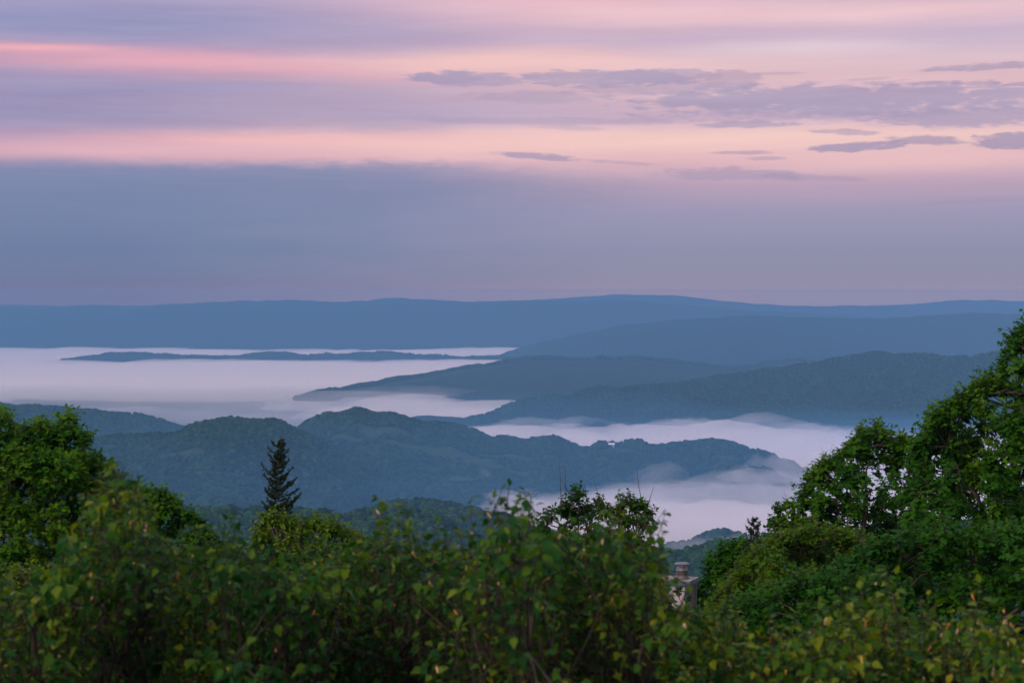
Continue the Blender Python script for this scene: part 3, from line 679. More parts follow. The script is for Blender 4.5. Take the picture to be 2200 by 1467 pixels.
    tm = bez(b0, ctrl, tip, 3)[::2]; nt_ = tm.shape[0]
    v1, f1 = tubes(tm - base, np.tile(np.linspace(.010, .003, 3), (nt_, 1)), 3)
    vs, fs_ = [v1], [f1]
    if tw_p:
        v2, f2 = tubes(np.array(tw_p) - base, np.array(tw_r), 4); fs_.append(f2 + len(v1)); vs.append(v2)
    if bare:
        a = C[r.integers(0, ns, bare)]; tpb = a + norm(r.normal(0, .35, (bare, 3)) + np.array([0, 0, 1.])) * r.uniform(.35, .7, (bare, 1))
        v3, f3 = tubes(bez(a, (a + tpb) / 2 + r.normal(0, .03, (bare, 3)), tpb, 5) - base, np.tile(np.linspace(.008, .002, 5), (bare, 1)), 3)
        fs_.append(f3 + sum(map(len, vs))); vs.append(v3)
    setp(obj('twigs', mesh_np('twigs', np.concatenate(vs), np.concatenate(fs_), bark_m), root), kind='stuff')
    cl = np.clip(fbm(pos[:, 0] * 1.3 + seed, pos[:, 2] * 1.3 + pos[:, 1], 3, seed) * .9 + .5, 0, 1)
    tn = np.clip(tint[0] + (tint[1] - tint[0]) * (cl * .6 + r.uniform(0, 1, len(pos)) * .4) + (r.uniform(0, 1, len(pos)) > .985) * .3, 0, .999)
    m = pick_front(pos, sz, nleafobj)
    leaf_objects(root, kind, mat, pos[m], yd[m], nd[m], sz[m], tn[m])
    q_ = ~m; me = leaves_mesh('crown', LBS if kind == 'b' else LMS, pos[q_], yd[q_], nd[q_], sz[q_], tn[q_], mat, base)
    setp(obj('crown', me, root), kind='stuff')
    return root

broadleaf('maple_tree', 'tall dark green maple filling the right edge, higher than every other tree', 'tree',
          [(1960, 975), (1985, 925), (2000, 893), (2020, 882), (2060, 853), (2090, 832), (2120, 814), (2148, 800), (2160, 775), (2170, 735), (2188, 706), (2215, 695), (2300, 630), (2420, 640), (2520, 760)],
          1330, 44, 2150, 101, nblob=250, rpx=(26, 48), depth=3.0, leaf=.098, trunk_r=.26, shoots_per=17, thin=[(2110, 1075, 24, .6)], fill=[(2095, 950, 40), (2130, 985, 42), (2170, 960, 42), (2150, 1020, 40), (2195, 1010, 40), (2190, 1060, 38), (2080, 1010, 38), (2100, 1040, 36), (2145, 1060, 36), (2060, 970, 38), (2180, 900, 40), (2215, 950, 42), (2050, 1050, 36), (2110, 1090, 36), (2160, 1100, 36)], tint=(.12, .8))
broadleaf('maple_tree', 'open-crowned maple with sky showing through, left of the tall right maple', 'tree',
          [(1715, 1100), (1728, 1050), (1745, 1022), (1768, 990), (1800, 985), (1815, 965), (1835, 955), (1850, 925), (1880, 912), (1905, 930), (1925, 945), (1945, 940), (1968, 960), (1995, 1000)],
          1240, 52, 1870, 102, nblob=150, rpx=(18, 34), depth=2.0, leaf=.105, trunk_r=.15, shoots_per=12, ragged=.4, thin=[(1880, 1030, 40, .4), (1950, 1030, 30, .4)], bare=10, tint=(.15, .85))
broadleaf('maple_sapling', 'thin young maple top standing up between the pine and the open maple', 'tree',
          [(1658, 1125), (1664, 1092), (1680, 1080), (1690, 1072), (1704, 1084), (1714, 1108), (1722, 1130)], 1200, 50, 1690, 103, nblob=20, rpx=(12, 22), depth=.5, leaf=.10, trunk_r=.05, shoots_per=9, nleafobj=120, bare=3)
broadleaf('maple_tree', 'dark rounded tree right of the wooden chimney', 'tree',
          [(1505, 1250), (1516, 1225), (1524, 1196), (1545, 1184), (1570, 1167), (1592, 1162), (1610, 1175), (1640, 1200), (1680, 1230)], 1330, 60, 1590, 104, nblob=50, rpx=(18, 32), depth=1.6, leaf=.12, trunk_r=.13, tint=(.0, .6), nleafobj=160)
broadleaf('beech_tree', 'yellow-green bushy tree below the small pine', 'tree',
          [(1525, 1320), (1550, 1262), (1580, 1225), (1620, 1185), (1660, 1155), (1700, 1136), (1750, 1132), (1800, 1138), (1850, 1155), (1890, 1190)], 1420, 43, 1720, 105, nblob=120, rpx=(26, 46), depth=2.2, leaf=.085, trunk_r=.16, mat=maple_y, tint=(.0, .62), shoots_per=19)
broadleaf('maple_tree', 'dark-leaved maple spreading low under the tall right maple', 'tree',
          [(1790, 1230), (1850, 1180), (1920, 1150), (2000, 1135), (2100, 1150), (2200, 1125), (2300, 1110), (2420, 1140)], 1500, 36, 2080, 106, nblob=120, rpx=(34, 58), depth=2.0, leaf=.10, trunk_r=.18, tint=(.0, .62), shoots_per=18, thin=[(2120, 1330, 60, .6), (1990, 1340, 50, .6)])  # leaf tints from the darker part of the ramp
broadleaf('maple_tree', 'low dark green tree between the chimney and the dark-leaved right maple', 'tree',
          [(1505, 1400), (1540, 1340), (1590, 1290), (1660, 1262), (1740, 1240), (1830, 1235), (1910, 1250), (1960, 1280)], 1520, 33, 1740, 107, nblob=90, rpx=(34, 58), depth=1.6, leaf=.085, trunk_r=.14, tint=(.0, .62), shoots_per=18, nleafobj=240)
broadleaf('maple_tree', 'green maple with several pointed tops at the left edge', 'tree',
          [(-260, 950), (-160, 890), (-60, 930), (-8, 893), (16, 892), (28, 935), (48, 945), (62, 925), (82, 908), (100, 916), (114, 945), (124, 960), (131, 915), (140, 892), (152, 896), (158, 925), (172, 940), (188, 936), (196, 985), (214, 992), (230, 1015), (250, 1040)],
          1270, 48, 60, 108, nblob=250, rpx=(20, 40), depth=2.6, leaf=.10, trunk_r=.2, tint=(.38, 1.0), shoots_per=16, ragged=.8, fill=[(110, 985, 34), (140, 1000, 34), (165, 1020, 34), (130, 1040, 34), (90, 1020, 34), (60, 990, 30), (190, 1040, 32), (100, 960, 28), (150, 975, 28), (150, 1070, 34)])
broadleaf('maple_tree', 'small round-topped green tree just right of the left maple', 'tree',
          [(195, 1080), (225, 1050), (262, 1042), (300, 1050), (345, 1053), (372, 1066), (392, 1092), (420, 1105), (445, 1140), (480, 1170)], 1290, 56, 330, 109, nblob=100, rpx=(18, 32), depth=1.6, leaf=.11, trunk_r=.12, tint=(.3, .95), nleafobj=200)
broadleaf('beech_tree', 'yellow-green treetop in front of the foot of the spruce', 'tree',
          [(550, 1150), (566, 1112), (590, 1104), (620, 1112), (650, 1120), (690, 1114), (722, 1118), (745, 1140), (790, 1170), (830, 1200)], 1290, 34, 660, 110, nblob=72, rpx=(22, 38), depth=1.2, leaf=.075, kind='b', trunk_r=.09, mat=maple_y, tint=(.1, .95), shoots_per=17, nleafobj=260)
broadleaf('birch_tree', 'dark birch top with bare twig ends in front of the fog', 'tree',
          [(1150, 1150), (1180, 1105), (1205, 1085), (1225, 1078), (1242, 1052), (1254, 1088), (1268, 1105), (1284, 1068), (1300, 1085), (1318, 1110), (1332, 1085), (1346, 1058), (1362, 1090), (1385, 1080), (1402, 1110), (1412, 1160), (1400, 1200)],
          1290, 29, 1260, 111, nblob=84, rpx=(15, 30), depth=1.0, leaf=.060, kind='b', trunk_r=.06, mat=birch_m, tint=(.1, .75), shoots_per=12, ragged=.8, bare=9, nleafobj=300)
broadleaf('birch_tree', 'leafy tree hiding the left side of the chimney', 'tree',
          [(1300, 1235), (1340, 1215), (1375, 1205), (1400, 1194), (1416, 1200), (1424, 1225), (1424, 1260)], 1360, 40, 1380, 112, nblob=46, rpx=(16, 30), depth=1.0, leaf=.07, kind='b', trunk_r=.07, mat=birch_m, tint=(.1, .8), shoots_per=13, nleafobj=200)
broadleaf('birch_sapling', 'slim leafy branch crossing in front of the chimney boards', 'tree',
          [(1424, 1262), (1440, 1244), (1452, 1258), (1466, 1250), (1478, 1270), (1486, 1292)], 1340, 38, 1440, 113, nblob=9, rpx=(8, 13), depth=.5, leaf=.06, kind='b', trunk_r=.03, mat=birch_m, tint=(.0, .6), shoots_per=4, nleafobj=100, bare=4)
broadleaf('beech_shrub', 'bright yellow-green shrub below the left maple', 'shrub',
          [(-120, 1240), (-20, 1236), (60, 1226), (120, 1238), (180, 1248), (235, 1275)], 1470, 22, 70, 114, nblob=64, rpx=(34, 56), depth=1.0, leaf=.05, kind='b', trunk_r=.05, mat=maple_y, tint=(.1, .98), shoots_per=20, nleafobj=260)
for i, (a, b_, lab, tn_) in enumerate([(240, 640, 'dark shrub behind the leftmost tall birch shoots, below the small round tree', (.0, .6)), (600, 1000, 'green shrub behind the birches, below the yellow-green treetop', (.1, .7)),
                                  (960, 1330, 'dense shrub behind the central birches, left of the leafy chimney tree', (.0, .65)), (1290, 1560, 'green shrub at the foot of the chimney', (.15, .8))]):
    t0 = [1190, 1185, 1195, 1330][i]
    broadleaf('birch_shrub', lab, 'shrub', [(a, t0 + 40), (a + 60, t0), ((a + b_) / 2, t0 - 8), (b_ - 60, t0 + (5 if i < 3 else -20)), (b_, t0 + 30)], 1540, 21 + i, (a + b_) / 2, 120 + i, nblob=90, rpx=(36, 60), depth=1.0, leaf=.056, kind='b', trunk_r=.05, mat=birch_m, tint=tn_, shoots_per=16, nleafobj=200)

# ------------------------------------------------------------------ conifers
def conifer(name, label, top, base_px, D, y_bottom, halfw, seed, rise, needle, whorls, leaders=(), dens=4, nn=24):
    """trunk and separate branches, each with twiglets set with needles"""
    r = np.random.default_rng(seed); T = P(top[0], top[1], D); Bx = float(P(base_px, 1000, D)[0]); base = np.array([Bx, D, gz(Bx, D) - .3])
    root = empty(name, base.tolist(), label, 'tree')
    zt = T[2]; Hh = zt - base[2]; n = 16; tt = np.linspace(0, 1, n); lean = T[0] - Bx
    tp = np.stack([Bx + lean * np.clip((tt - .82) / .18, 0, 1) ** 1.5, D + 0 * tt, base[2] + Hh * tt], -1)
    v, f = tubes((tp - base)[None], (.13 * (1 - tt) + .012)[None], 8); obj('trunk', mesh_np('trunk', v, f, conifer_bark, True), root)
    zb = float(P(0, y_bottom, D)[2]); hw = halfw * D / FOC
    br = []
    for k in range(whorls):
        u = (k + .5) / whorls; z = zt - .10 - (zt - zb) * u ** 1.05
        nb = dens if u > .12 else 2; a0 = r.uniform(0, 6.28)
        for j in range(nb):
            if r.uniform() < .12: continue
            a = a0 + j * 6.283 / nb + r.uniform(-.35, .35); L_ = (hw * (.08 + .95 * u ** .9)) * r.uniform(.25, 1.0) ** .8 * (1.25 if math.cos(a) > 0 else .72)
            br.append((z + r.uniform(-.10, .10), a, L_))
    for (px, py) in leaders:      # branches whose tips stand out
        tpn = P(px, py, D + r.uniform(-.2, .2)); dx_ = tpn[0] - np.interp(tpn[2], tp[:, 2], tp[:, 0]); L_ = max(.12, abs(dx_)); br.append((tpn[2] - rise * L_ * .55, 0.0 if dx_ > 0 else math.pi, L_ * .96))
    for z, a, L_ in br:
        x0 = np.interp(z, tp[:, 2], tp[:, 0]); s0 = np.array([x0, D, z]); dr = np.array([math.cos(a), math.sin(a), 0])
        c = s0 + dr * L_ * .55 + np.array([0, 0, -.10 * L_ + rise * .1 * L_]); rise_ = rise * r.uniform(.6, 1.5); e = s0 + dr * L_ + np.array([0, 0, rise_ * L_ * .55]) + r.normal(0, .03, 3)
        m = bez(s0[None], c[None], e[None], 7); v, f = tubes(m - base, np.linspace(.016, .004, 7)[None], 4)
        K = max(4, int(L_ / .06)); ts = np.linspace(.18, 1, K)
        cen = (1 - ts[:, None]) ** 2 * s0 + 2 * ts[:, None] * (1 - ts[:, None]) * c + ts[:, None] ** 2 * e
        tg = norm(2 * (1 - ts[:, None]) * (c - s0) + 2 * ts[:, None] * (e - c)); sd = norm(np.cross(tg, [0, 0, 1.]))
        NV, seg = [], []
        for q_ in range(2):
            sgn = 1 if q_ else -1
            dirs = norm(tg * .9 + sd * sgn * .8 + r.normal(0, .4, tg.shape) + np.array([0, 0, .25])); ll = (.05 + .32 * L_ * (1 - ts) ** .7 + .02)[:, None] * r.uniform(.6, 1.1, (K, 1))
            seg.append((cen, cen + dirs * ll))
        seg.append((cen[:-1], cen[1:]))
        A = np.concatenate([s_[0] for s_ in seg]); B_ = np.concatenate([s_[1] for s_ in seg])
        u = r.uniform(0, 1, (len(A), nn, 1)); p = A[:, None] + (B_ - A)[:, None] * u
        dseg = norm(B_ - A)[:, None]; q = norm(dseg * .8 + norm(r.normal(0, 1, p.shape)) * .8); w_ = norm(np.cross(q, r.normal(0, 1, p.shape))) * needle * .16
        tri = np.stack([p - w_, p + w_, p + q * needle], 2).reshape(-1, 3) - base; nf = np.arange(len(tri)).reshape(-1, 3)
        nf4 = np.concatenate([nf, nf[:, 2:3]], 1)
        # branch wood and its needles: one part each, needles are the sub-part
        b_o = obj('branch', mesh_np('branch', v, f, conifer_bark), root)
        setp(obj('needles', mesh_np('needles', tri, nf, needle_m, False, {'tint': np.repeat(r.uniform(0, 1, len(nf)), 3)}), b_o), kind='stuff')
conifer('spruce_tree', 'dark pointed spruce standing alone against the blue hillside', (603, 938), 590, 60, 1180, 62, 131, .95, .06, 30, dens=4, nn=15,
        leaders=[(585, 951), (574, 981), (610, 979), (612, 955), (622, 993), (566, 1006), (627, 1013), (568, 1023), (636, 1034), (642, 1042), (647, 1062), (640, 1076), (570, 1060), (570, 1088), (660, 1097), (689, 1098), (545, 1119), (549, 1134), (580, 965), (606, 966)])
conifer('pine_tree', 'small pine with upright candle tips right of the dark rounded tree', (1620, 1113), 1617, 55, 1215, 30, 132, 2.2, .07, 8, dens=3, nn=9,
        leaders=[(1611, 1117), (1606, 1132), (1632, 1136), (1640, 1148), (1598, 1150), (1628, 1124)])

# ------------------------------------------------------------------ chimney clad in boards
def plain(name, base_c, rough, var=.3, sc_=8., metal=0.):
    m, t, bs = new_mat(name); x, y, z = coords(); n = noise3(x * sc_, y * sc_, z * sc_ * .5, 1., 6, .65)
    d_ = tuple(c * (1 - var) for c in base_c[:3]) + (1,); t.links.new(ramp(n, [(.3, d_), (.6, base_c)]), bs.inputs['Base Color'])
    bs.inputs['Roughness'].default_value = rough; bs.inputs['Metallic'].default_value = metal; return m
pale_board = plain('pale_grey_board', (.33, .31, .33, 1), .6, .35)  # front and back boards, paler than the side boards
brown_board = plain('weathered_brown_board', (.20, .145, .12, 1), .85, .65, 14.)
trim_m = plain('blue_green_trim', (.035, .085, .10, 1), .5, .35)
moss_m, t_, b_s = new_mat('mossy_metal_cap'); x_, y_, z_ = coords(); n_ = noise3(x_ * 9., y_ * 9., z_ * 9., 1., 5, .7)
t_.links.new(ramp(n_, [(.35, (.30, .30, .32, 1)), (.5, (.20, .19, .17, 1)), (.6, (.10, .10, .03, 1)), (.72, (.22, .10, .04, 1))]), b_s.inputs['Base Color']); b_s.inputs['Roughness'].default_value = .6
steel_m = plain('galvanised_steel', (.20, .21, .24, 1), .5, .55, 12., .6)
soot_m = plain('sooty_steel', (.12, .11, .11, 1), .6, .6, 14., .3)
def box_bm(bm, x0, x1, y0, y1, z0, z1, bev=0.):
    r_ = bmesh.ops.create_cube(bm, size=1); vs = r_['verts']
    bmesh.ops.scale(bm, vec=(x1 - x0, y1 - y0, z1 - z0), verts=vs); bmesh.ops.translate(bm, vec=((x0 + x1) / 2, (y0 + y1) / 2, (z0 + z1) / 2), verts=vs)
    if bev: bmesh.ops.bevel(bm, geom=list({e for v in vs for e in v.link_edges}), offset=bev, segments=1, affect='EDGES')
def box(name, parent, mat, *a, bev=0.):
    bm = bmesh.new(); box_bm(bm, *a, bev=bev); me = bpy.data.meshes.new(name); bm.to_mesh(me); bm.free(); me.materials.append(mat); return obj(name, me, parent)
def lathe(name, parent, mat, prof, loc, seg=24):
    v, f = [], []
    for (r_, z) in prof:
        for k in range(seg): v.append((r_ * math.cos(6.2832 * k / seg), r_ * math.sin(6.2832 * k / seg), z))
    for i in range(len(prof) - 1):
        for k in range(seg): f.append((i * seg + k, i * seg + (k + 1) % seg, (i + 1) * seg + (k + 1) % seg, (i + 1) * seg + k))
    me = mesh_np(name, v, f, mat, True); return obj(name, me, parent, loc)
DC = 52.0
corner = P(1479, 1249, DC); u_ = DC / FOC
cw, cd_ = .82, .84
yaw = R(-20)
czb = gz(corner[0], DC) - .3; ch = corner[2] - czb
chim = empty('chimney', (float(corner[0]), DC, czb), 'square board-clad chimney with blue-green trim and a round metal cowl', 'chimney'); chim.rotation_euler = (0, 0, yaw)
box('chimney_core', chim, soot_m, -cw + .03, -.03, .03, cd_ - .03, 0, ch - .06)
bh = .143; nb = 22
def board_mesh(L_, mat, seed):
    r = random.Random(seed); bm = bmesh.new(); box_bm(bm, 0, L_, -.022, .0, 0, bh - .006)
    for v in bm.verts:
        if v.co.y < -.01 and v.co.z > .05: v.co.y += .012
        v.co.z += r.uniform(-.002, .002)
    me = bpy.data.meshes.new('board'); bm.to_mesh(me); bm.free(); me.materials.append(mat); return me
fr = [board_mesh(cw - .20, pale_board, i) for i in range(3)]; sdm = [board_mesh(cd_ - .20, brown_board, i + 9) for i in range(3)]
for k in range(nb):
    z = ch - .10 - bh * (k + 1)
    obj('board', fr[k % 3], chim, (-cw + .10, .028, z)); o = obj('board', fr[(k + 1) % 3], chim, (-.10, cd_ - .028, z)); o.rotation_euler = (0, 0, math.pi)
    o = obj('board', sdm[k % 3], chim, (-.028, .10, z)); o.rotation_euler = (0, 0, math.pi / 2)
    o = obj('board', sdm[(k + 1) % 3], chim, (-cw + .028, cd_ - .10, z)); o.rotation_euler = (0, 0, -math.pi / 2)
zl = ch - .10 - bh * nb
bm = bmesh.new()
for k in range(int(zl / bh)):
    z = k * bh
    box_bm(bm, -cw + .10, -.10, .006, .026, z, z + bh - .008); box_bm(bm, -.026, -.006, .10, cd_ - .10, z, z + bh - .008)
    box_bm(bm, -cw + .10, -.10, cd_ - .026, cd_ - .006, z, z + bh - .008); box_bm(bm, -cw + .006, -cw + .026, .10, cd_ - .10, z, z + bh - .008)
me = bpy.data.meshes.new('lower_boards'); bm.to_mesh(me); bm.free(); me.materials.append(brown_board); setp(obj('lower_boards', me, chim), kind='stuff')
for (a, b_) in ((0, 0), (-cw, 0), (0, cd_), (-cw, cd_)):
    sx = -1 if a == 0 else 1; sy = 1 if b_ == 0 else -1
    bm = bmesh.new()
    xa, xb = sorted((a, a + sx * .098)); ya, yb = sorted((b_ + sy * .0, b_ + sy * .026)); box_bm(bm, xa, xb, ya, yb, 0, ch - .095)
    xa, xb = sorted((a, a + sx * .026)); ya, yb = sorted((b_ + sy * .027, b_ + sy * .098)); box_bm(bm, xa, xb, ya, yb, 0, ch - .095)
    me = bpy.data.meshes.new('corner_trim'); bm.to_mesh(me); bm.free(); me.materials.append(trim_m); obj('corner_trim', me, chim)
for (a0_, a1_, b0_, b1_) in ((-cw - .05, .05, -.05, -.022), (-cw - .05, .05, cd_ + .022, cd_ + .05), (.022, .05, -.0215, cd_ + .0215), (-cw - .05, -cw - .022, -.0215, cd_ + .0215)):
    box('fascia', chim, trim_m, a0_, a1_, b0_, b1_, ch - .11, ch - .004)
cap = box('cap', chim, moss_m, -cw - .045, .045, -.045, cd_ + .045, ch - .003, ch + .012, bev=.004)
pc = (-cw * .50 + .12, cd_ * .52, ch + .012)
flue = lathe('flue_collar', chim, soot_m, [(.0, .0), (.19, .0), (.19, .02), (.15, .05), (.15, .14), (.165, .145), (.165, .16), (.0, .162)], pc)
flue = lathe('flue_pipe', chim, steel_m, [(.0, .15), (.145, .15), (.145, .20), (.16, .205), (.16, .225), (.14, .23), (.14, .30), (.0, .30)], pc)
for k in range(6):
    a = 6.2832 * k / 6 + .3; o = box('cowl_strut', flue, steel_m, -.012, .012, -.004, .004, .295, .375); o.location = (.132 * math.cos(a), .132 * math.sin(a), 0); o.rotation_euler = (0, 0, a + 1.57)
lathe('rain_cap', chim, steel_m, [(.0, .368), (.19, .368), (.205, .372), (.20, .385), (.14, .408), (.06, .420), (.0, .424)], pc)

# farmhouse on the hill across the fog
fp = ridges['I'].at(np.array([1318.]), np.array([55.]))[0]
farm = empty('farm_building', (float(fp[0]), float(fp[1]), float(fp[2]) + 3), 'tiny pale-roofed farm building in the clearing on the wooded hill in the fog', 'building')
white_m = plain('pale_metal_roof', (.7, .7, .74, 1), .5, .1, .5); wall_m = plain('grey_barn_wall', (.3, .3, .32, 1), .8, .3, .5)
box('wall', farm, wall_m, -7, 7, -4, 4, -4, 3.5)
bm = bmesh.new(); pr = [(-8, -5, 3.4), (-8, 0, 7.2), (-8, 5, 3.4), (8, -5, 3.4), (8, 0, 7.2), (8, 5, 3.4)]
vv = [bm.verts.new(p_) for p_ in pr]; [bm.faces.new([vv[i] for i in f_]) for f_ in ((0, 1, 4, 3), (1, 2, 5, 4), (2, 0, 3, 5), (0, 2, 1), (3, 4, 5))]
me = bpy.data.meshes.new('roof'); bm.to_mesh(me); bm.free(); me.materials.append(white_m); obj('roof', me, farm)
box('door', farm, soot_m, -1.2, 1.2, -4.08, -4.01, -4, 0)

# ------------------------------------------------------------------ birches close in front, out of focus
SKYF = [(-300, 1220), (0, 1205), (60, 1215), (120, 1200), (165, 1085), (190, 1020), (235, 990), (270, 990), (310, 1035), (340, 1130), (400, 1150), (460, 1130), (500, 1135), (540, 1175), (620, 1185), (700, 1180), (780, 1130), (820, 1100), (860, 1110), (900, 1140), (960, 1140),
        (1010, 1140), (1050, 1085), (1090, 1070), (1130, 1080), (1170, 1115), (1230, 1120), (1300, 1112), (1360, 1098), (1400, 1115), (1410, 1190), (1400, 1250), (1440, 1300), (1500, 1300), (1560, 1265), (1610, 1320), (1700, 1330), (1780, 1290), (1850, 1265), (1900, 1230), (1950, 1280),
        (2020, 1310), (2080, 1290), (2130, 1300), (2200, 1350), (2500, 1330)]
def skyf(x): return 16 + np.interp(x, [p[0] for p in SKYF], [p[1] for p in SKYF])
cat_protos = []
for i in range(6):
    bm = bmesh.new(); bmesh.ops.create_icosphere(bm, subdivisions=1, radius=1.)
    for v in bm.verts: v.co = Vector((v.co.x * .30, v.co.y * .30, v.co.z * (.6 if i % 2 else 1.15))) * random.uniform(.9, 1.1)
    me = bpy.data.meshes.new('catkin'); bm.to_mesh(me); bm.free(); me.materials.append(cat_m[i // 2]); cat_protos.append(me)
def birch(cx, D, half, seed, label, tips=(), n=95, bl=.043, tint=(.0, .8), cats=50, low=1620):
    r = np.random.default_rng(seed); b = P(cx, 1300, D); base = np.array([b[0], D, gz(b[0], D) - .05])
    root = empty('birch_shrub', base.tolist(), label, 'shrub', None)
    nc = 14; kx = cx + r.uniform(-1.15, 1.15, nc) * half; ktop = skyf(kx); kt = np.linspace(0, 1, nc); kt = np.where(kt < .3, 0, (kt - .3) / .7)
    ky = ktop + 30 + kt * (low - 60 - ktop) + r.uniform(-15, 15, nc); kD = D + r.normal(0, .6, nc)
    ow = r.integers(0, nc, n); tx = kx[ow] + r.normal(0, 34, n); ty = ky[ow] + r.normal(0, 30, n); fr_ = r.uniform(0, 1, n) < .38; tx = np.where(fr_, r.uniform(cx - half * 1.1, cx + half * 1.1, n), tx); ty = np.where(fr_, r.uniform(0, 1, n) * (low - skyf(tx)) + skyf(tx), ty); top = skyf(tx); ty = np.maximum(ty, top + 12 + r.uniform(0, 20, n))
    tD = kD[ow] + r.normal(0, .25, n)
    tip = P(tx, ty, tD); L_ = r.uniform(.32, .62, n)
    cen = np.stack([np.full(n, b[0]), np.full(n, D), tip[:, 2] - .8], -1)
    inward = norm(cen - tip + r.normal(0, .25, (n, 3))); bs_ = tip + inward * L_[:, None]
    ex = [(x_, float(skyf(x_)) - r.uniform(-5, 55) * r.uniform(.3, 1)) for x_ in cx + r.uniform(-1, 1, 10) * half]
    tips = [(t[0] + r.normal(0, 5), t[1] - 8 + abs(r.normal(0, 9))) for t in tips for _ in (0, 1)] + ex
    if len(tips):
        tp = P([t[0] for t in tips], [t[1] + 10 for t in tips], D + r.normal(0, .25, len(tips))); l2 = r.uniform(.38, .6, len(tips))
        b2 = tp + norm(np.stack([(b[0] - tp[:, 0]) * .35, np.zeros(len(tips)), -np.ones(len(tips))], -1) + r.normal(0, .12, (len(tips), 3))) * l2[:, None]
        tip = np.concatenate([tip, tp]); bs_ = np.concatenate([bs_, b2])
    pos, yd, nd, sz, ctrl = shoots(bs_, tip, 10, 2, bl, .8, .55, r, bend=.14, petiole=.25, tmin=.05)
    keep = r.uniform(0, 1, len(pos)) > .12; pos, yd, nd, sz = pos[keep], yd[keep], nd[keep], sz[keep]
    # stems: each shoot is carried by one of several stems that rise from the root
    ns = 7; ang = r.uniform(0, 6.28, ns); st_top = []
    sel = np.argsort(-tip[:, 2])[:ns * 3:3]
    for k in range(ns):
        e = bs_[sel[k]] - np.array([0, 0, .02]); s0 = base + np.array([0, .35, 0]) + np.array([math.cos(ang[k]), math.sin(ang[k]), 0]) * .10
        m = bez(s0[None], ((s0 + e) / 2 + np.array([(e - s0)[0] * -.2, .35, .25]))[None], e[None], 12)
        m[:, 1:-1] += r.normal(0, .012, m[:, 1:-1].shape); v, f = tubes(m - base, np.linspace(.014, .004, 12)[None], 6)
        obj('stem', mesh_np('stem', v, f, twig_m, True), root); st_top.append(m[0])
    allst = np.concatenate(st_top); A = []
    for q_ in bs_:
        d = np.linalg.norm(allst - (q_ - np.array([0, 0, .25])), axis=1); A.append(allst[np.argmin(d)])
    A = np.array(A); c2 = (A + bs_) / 2 + r.normal(0, .04, A.shape) - np.array([0, 0, .04])
    v1, f1 = tubes(bez(A, c2, bs_, 5) - base, np.tile(np.linspace(.006, .0035, 5), (len(A), 1)), 3)
    v2, f2 = tubes(bez(bs_, ctrl, tip, 4) - base, np.tile(np.linspace(.0035, .0012, 4), (len(A), 1)), 3)
    setp(obj('twigs', mesh_np('twigs', np.concatenate([v1, v2]), np.concatenate([f1, f2 + len(v1)]), twig_m), root), kind='stuff')
    cl = np.clip(fbm(pos[:, 0] * 5 + seed, pos[:, 2] * 5, 3, seed) * 1.3 + .42, 0, 1)
    tn = np.clip(tint[0] + (tint[1] - tint[0]) * (cl * .35 + r.uniform(0, 1, len(pos)) ** 1.5 * .65) + (r.uniform(0, 1, len(pos)) > .97) * r.uniform(.1, .5, len(pos)), 0, .999)
    m = pick_front(pos, sz, 300, 14.); leaf_objects(root, 'b', birch_m, pos[m], yd[m], nd[m], sz[m], tn[m]); q_ = ~m
    setp(obj('foliage', leaves_mesh('foliage', LBS, pos[q_], yd[q_], nd[q_], sz[q_], tn[q_], birch_m, base), root), kind='stuff')
    ii = r.choice(len(pos), cats, replace=False)
    for i in ii:
        o = bpy.data.objects.new('catkin', cat_protos[int(r.choice(6, p=[.22, .22, .2, .16, .1, .1]))]); s = r.uniform(.009, .019)
        o.location = (pos[i] - yd[i] * sz[i] * .3 - base).tolist(); o.rotation_euler = (r.uniform(-.7, .7), r.uniform(-.7, .7), 0); o.scale = (s, s, s); o.parent = root; COL.objects.link(o)
    return root
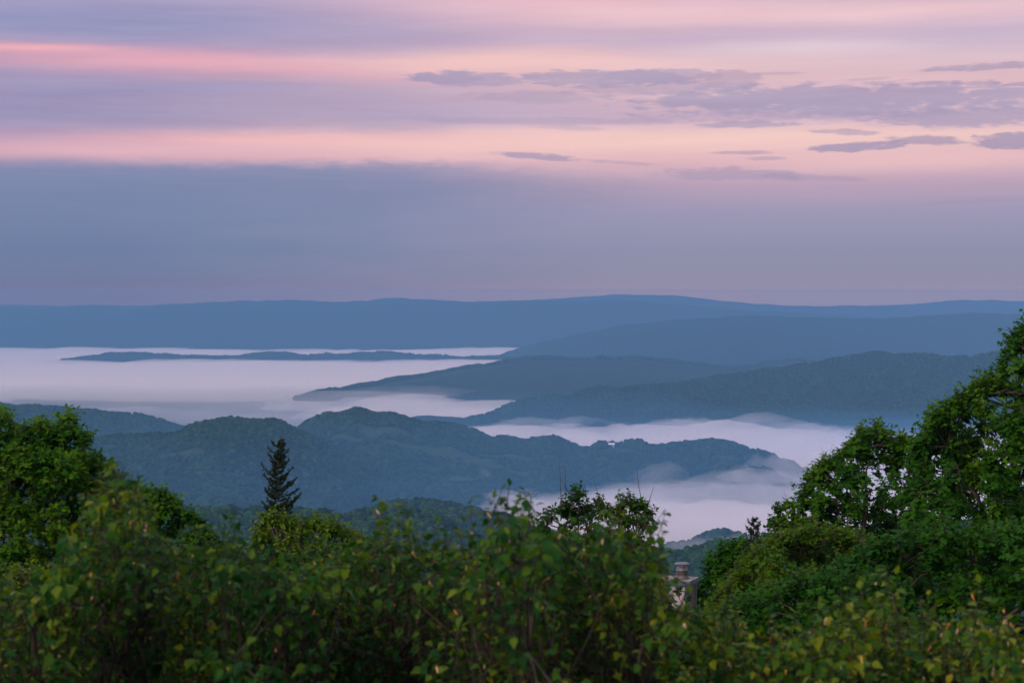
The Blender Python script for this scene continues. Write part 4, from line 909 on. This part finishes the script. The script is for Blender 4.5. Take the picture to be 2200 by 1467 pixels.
BL = [(-150, 9.0, 'birch shrub mostly past the left edge, under the yellow-green shrub', ()),
      (30, 8.6, 'dark birch shrub in the lower left corner', ()),
      (235, 8.2, 'tall blurred birch shoots rising in front of the left maple', [(252, 985), (262, 992), (300, 1018), (240, 1005), (205, 1030), (186, 1045), (285, 1025)]),
      (400, 9.2, 'blurred birch shrub with one high sprig left of the spruce', [(492, 1098), (480, 1115), (500, 1105), (420, 1130)]),
      (570, 8.4, 'low dense birch shrub right below the spruce', ()),
      (740, 9.4, 'blurred birch shrub between the yellow-green treetop and the twin sprigs', [(700, 1160)]),
      (880, 8.8, 'birch shrub with twin slender sprigs against the hazy hill', [(815, 1065), (822, 1090), (868, 1078), (880, 1090), (935, 1120), (955, 1135), (850, 1110)]),
      (1085, 8.0, 'central birch shrub whose leafy peak overlaps the near fog', [(1078, 1040), (1092, 1042), (1130, 1045), (1142, 1058), (1060, 1075), (1010, 1065), (1120, 1070)]),
      (1230, 9.2, 'birch shrub in front of the dark birch top with bare twigs', [(1260, 1110), (1300, 1120)]),
      (1360, 8.4, 'birch shrub whose long sprig reaches right over the fog', [(1425, 1098), (1418, 1115), (1400, 1105), (1380, 1110), (1410, 1150)]),
      (1490, 9.4, 'low birch shrub covering the foot of the chimney', ()),
      (1640, 8.6, 'yellowish birch shrub right of the chimney in the bottom foreground', [(1560, 1245), (1545, 1262), (1655, 1310)]),
      (1790, 8.2, 'birch shrub left of the high orange-tipped shoot', [(1800, 1265), (1780, 1290)]),
      (1920, 8.8, 'birch shrub with one high shoot tipped with orange catkins', [(1905, 1208), (1890, 1225), (1915, 1228), (1860, 1250)]),
      (2080, 8.3, 'sparse birch shrub in the bottom right with large pale leaves', [(2110, 1250), (2095, 1268), (2070, 1290), (2125, 1275)]),
      (2240, 8.9, 'birch shrub at the lower right edge of the view', ())]
for i, (cx, D, lab, tips) in enumerate(BL):
    rt = cx > 1500
    birch(cx, D, 120, 300 + i, lab, tips, n=125 if rt else 195, tint=(.2, .98) if rt else ((.08, .95) if i % 2 else (.0, .85)), cats=(95 if rt else 45))
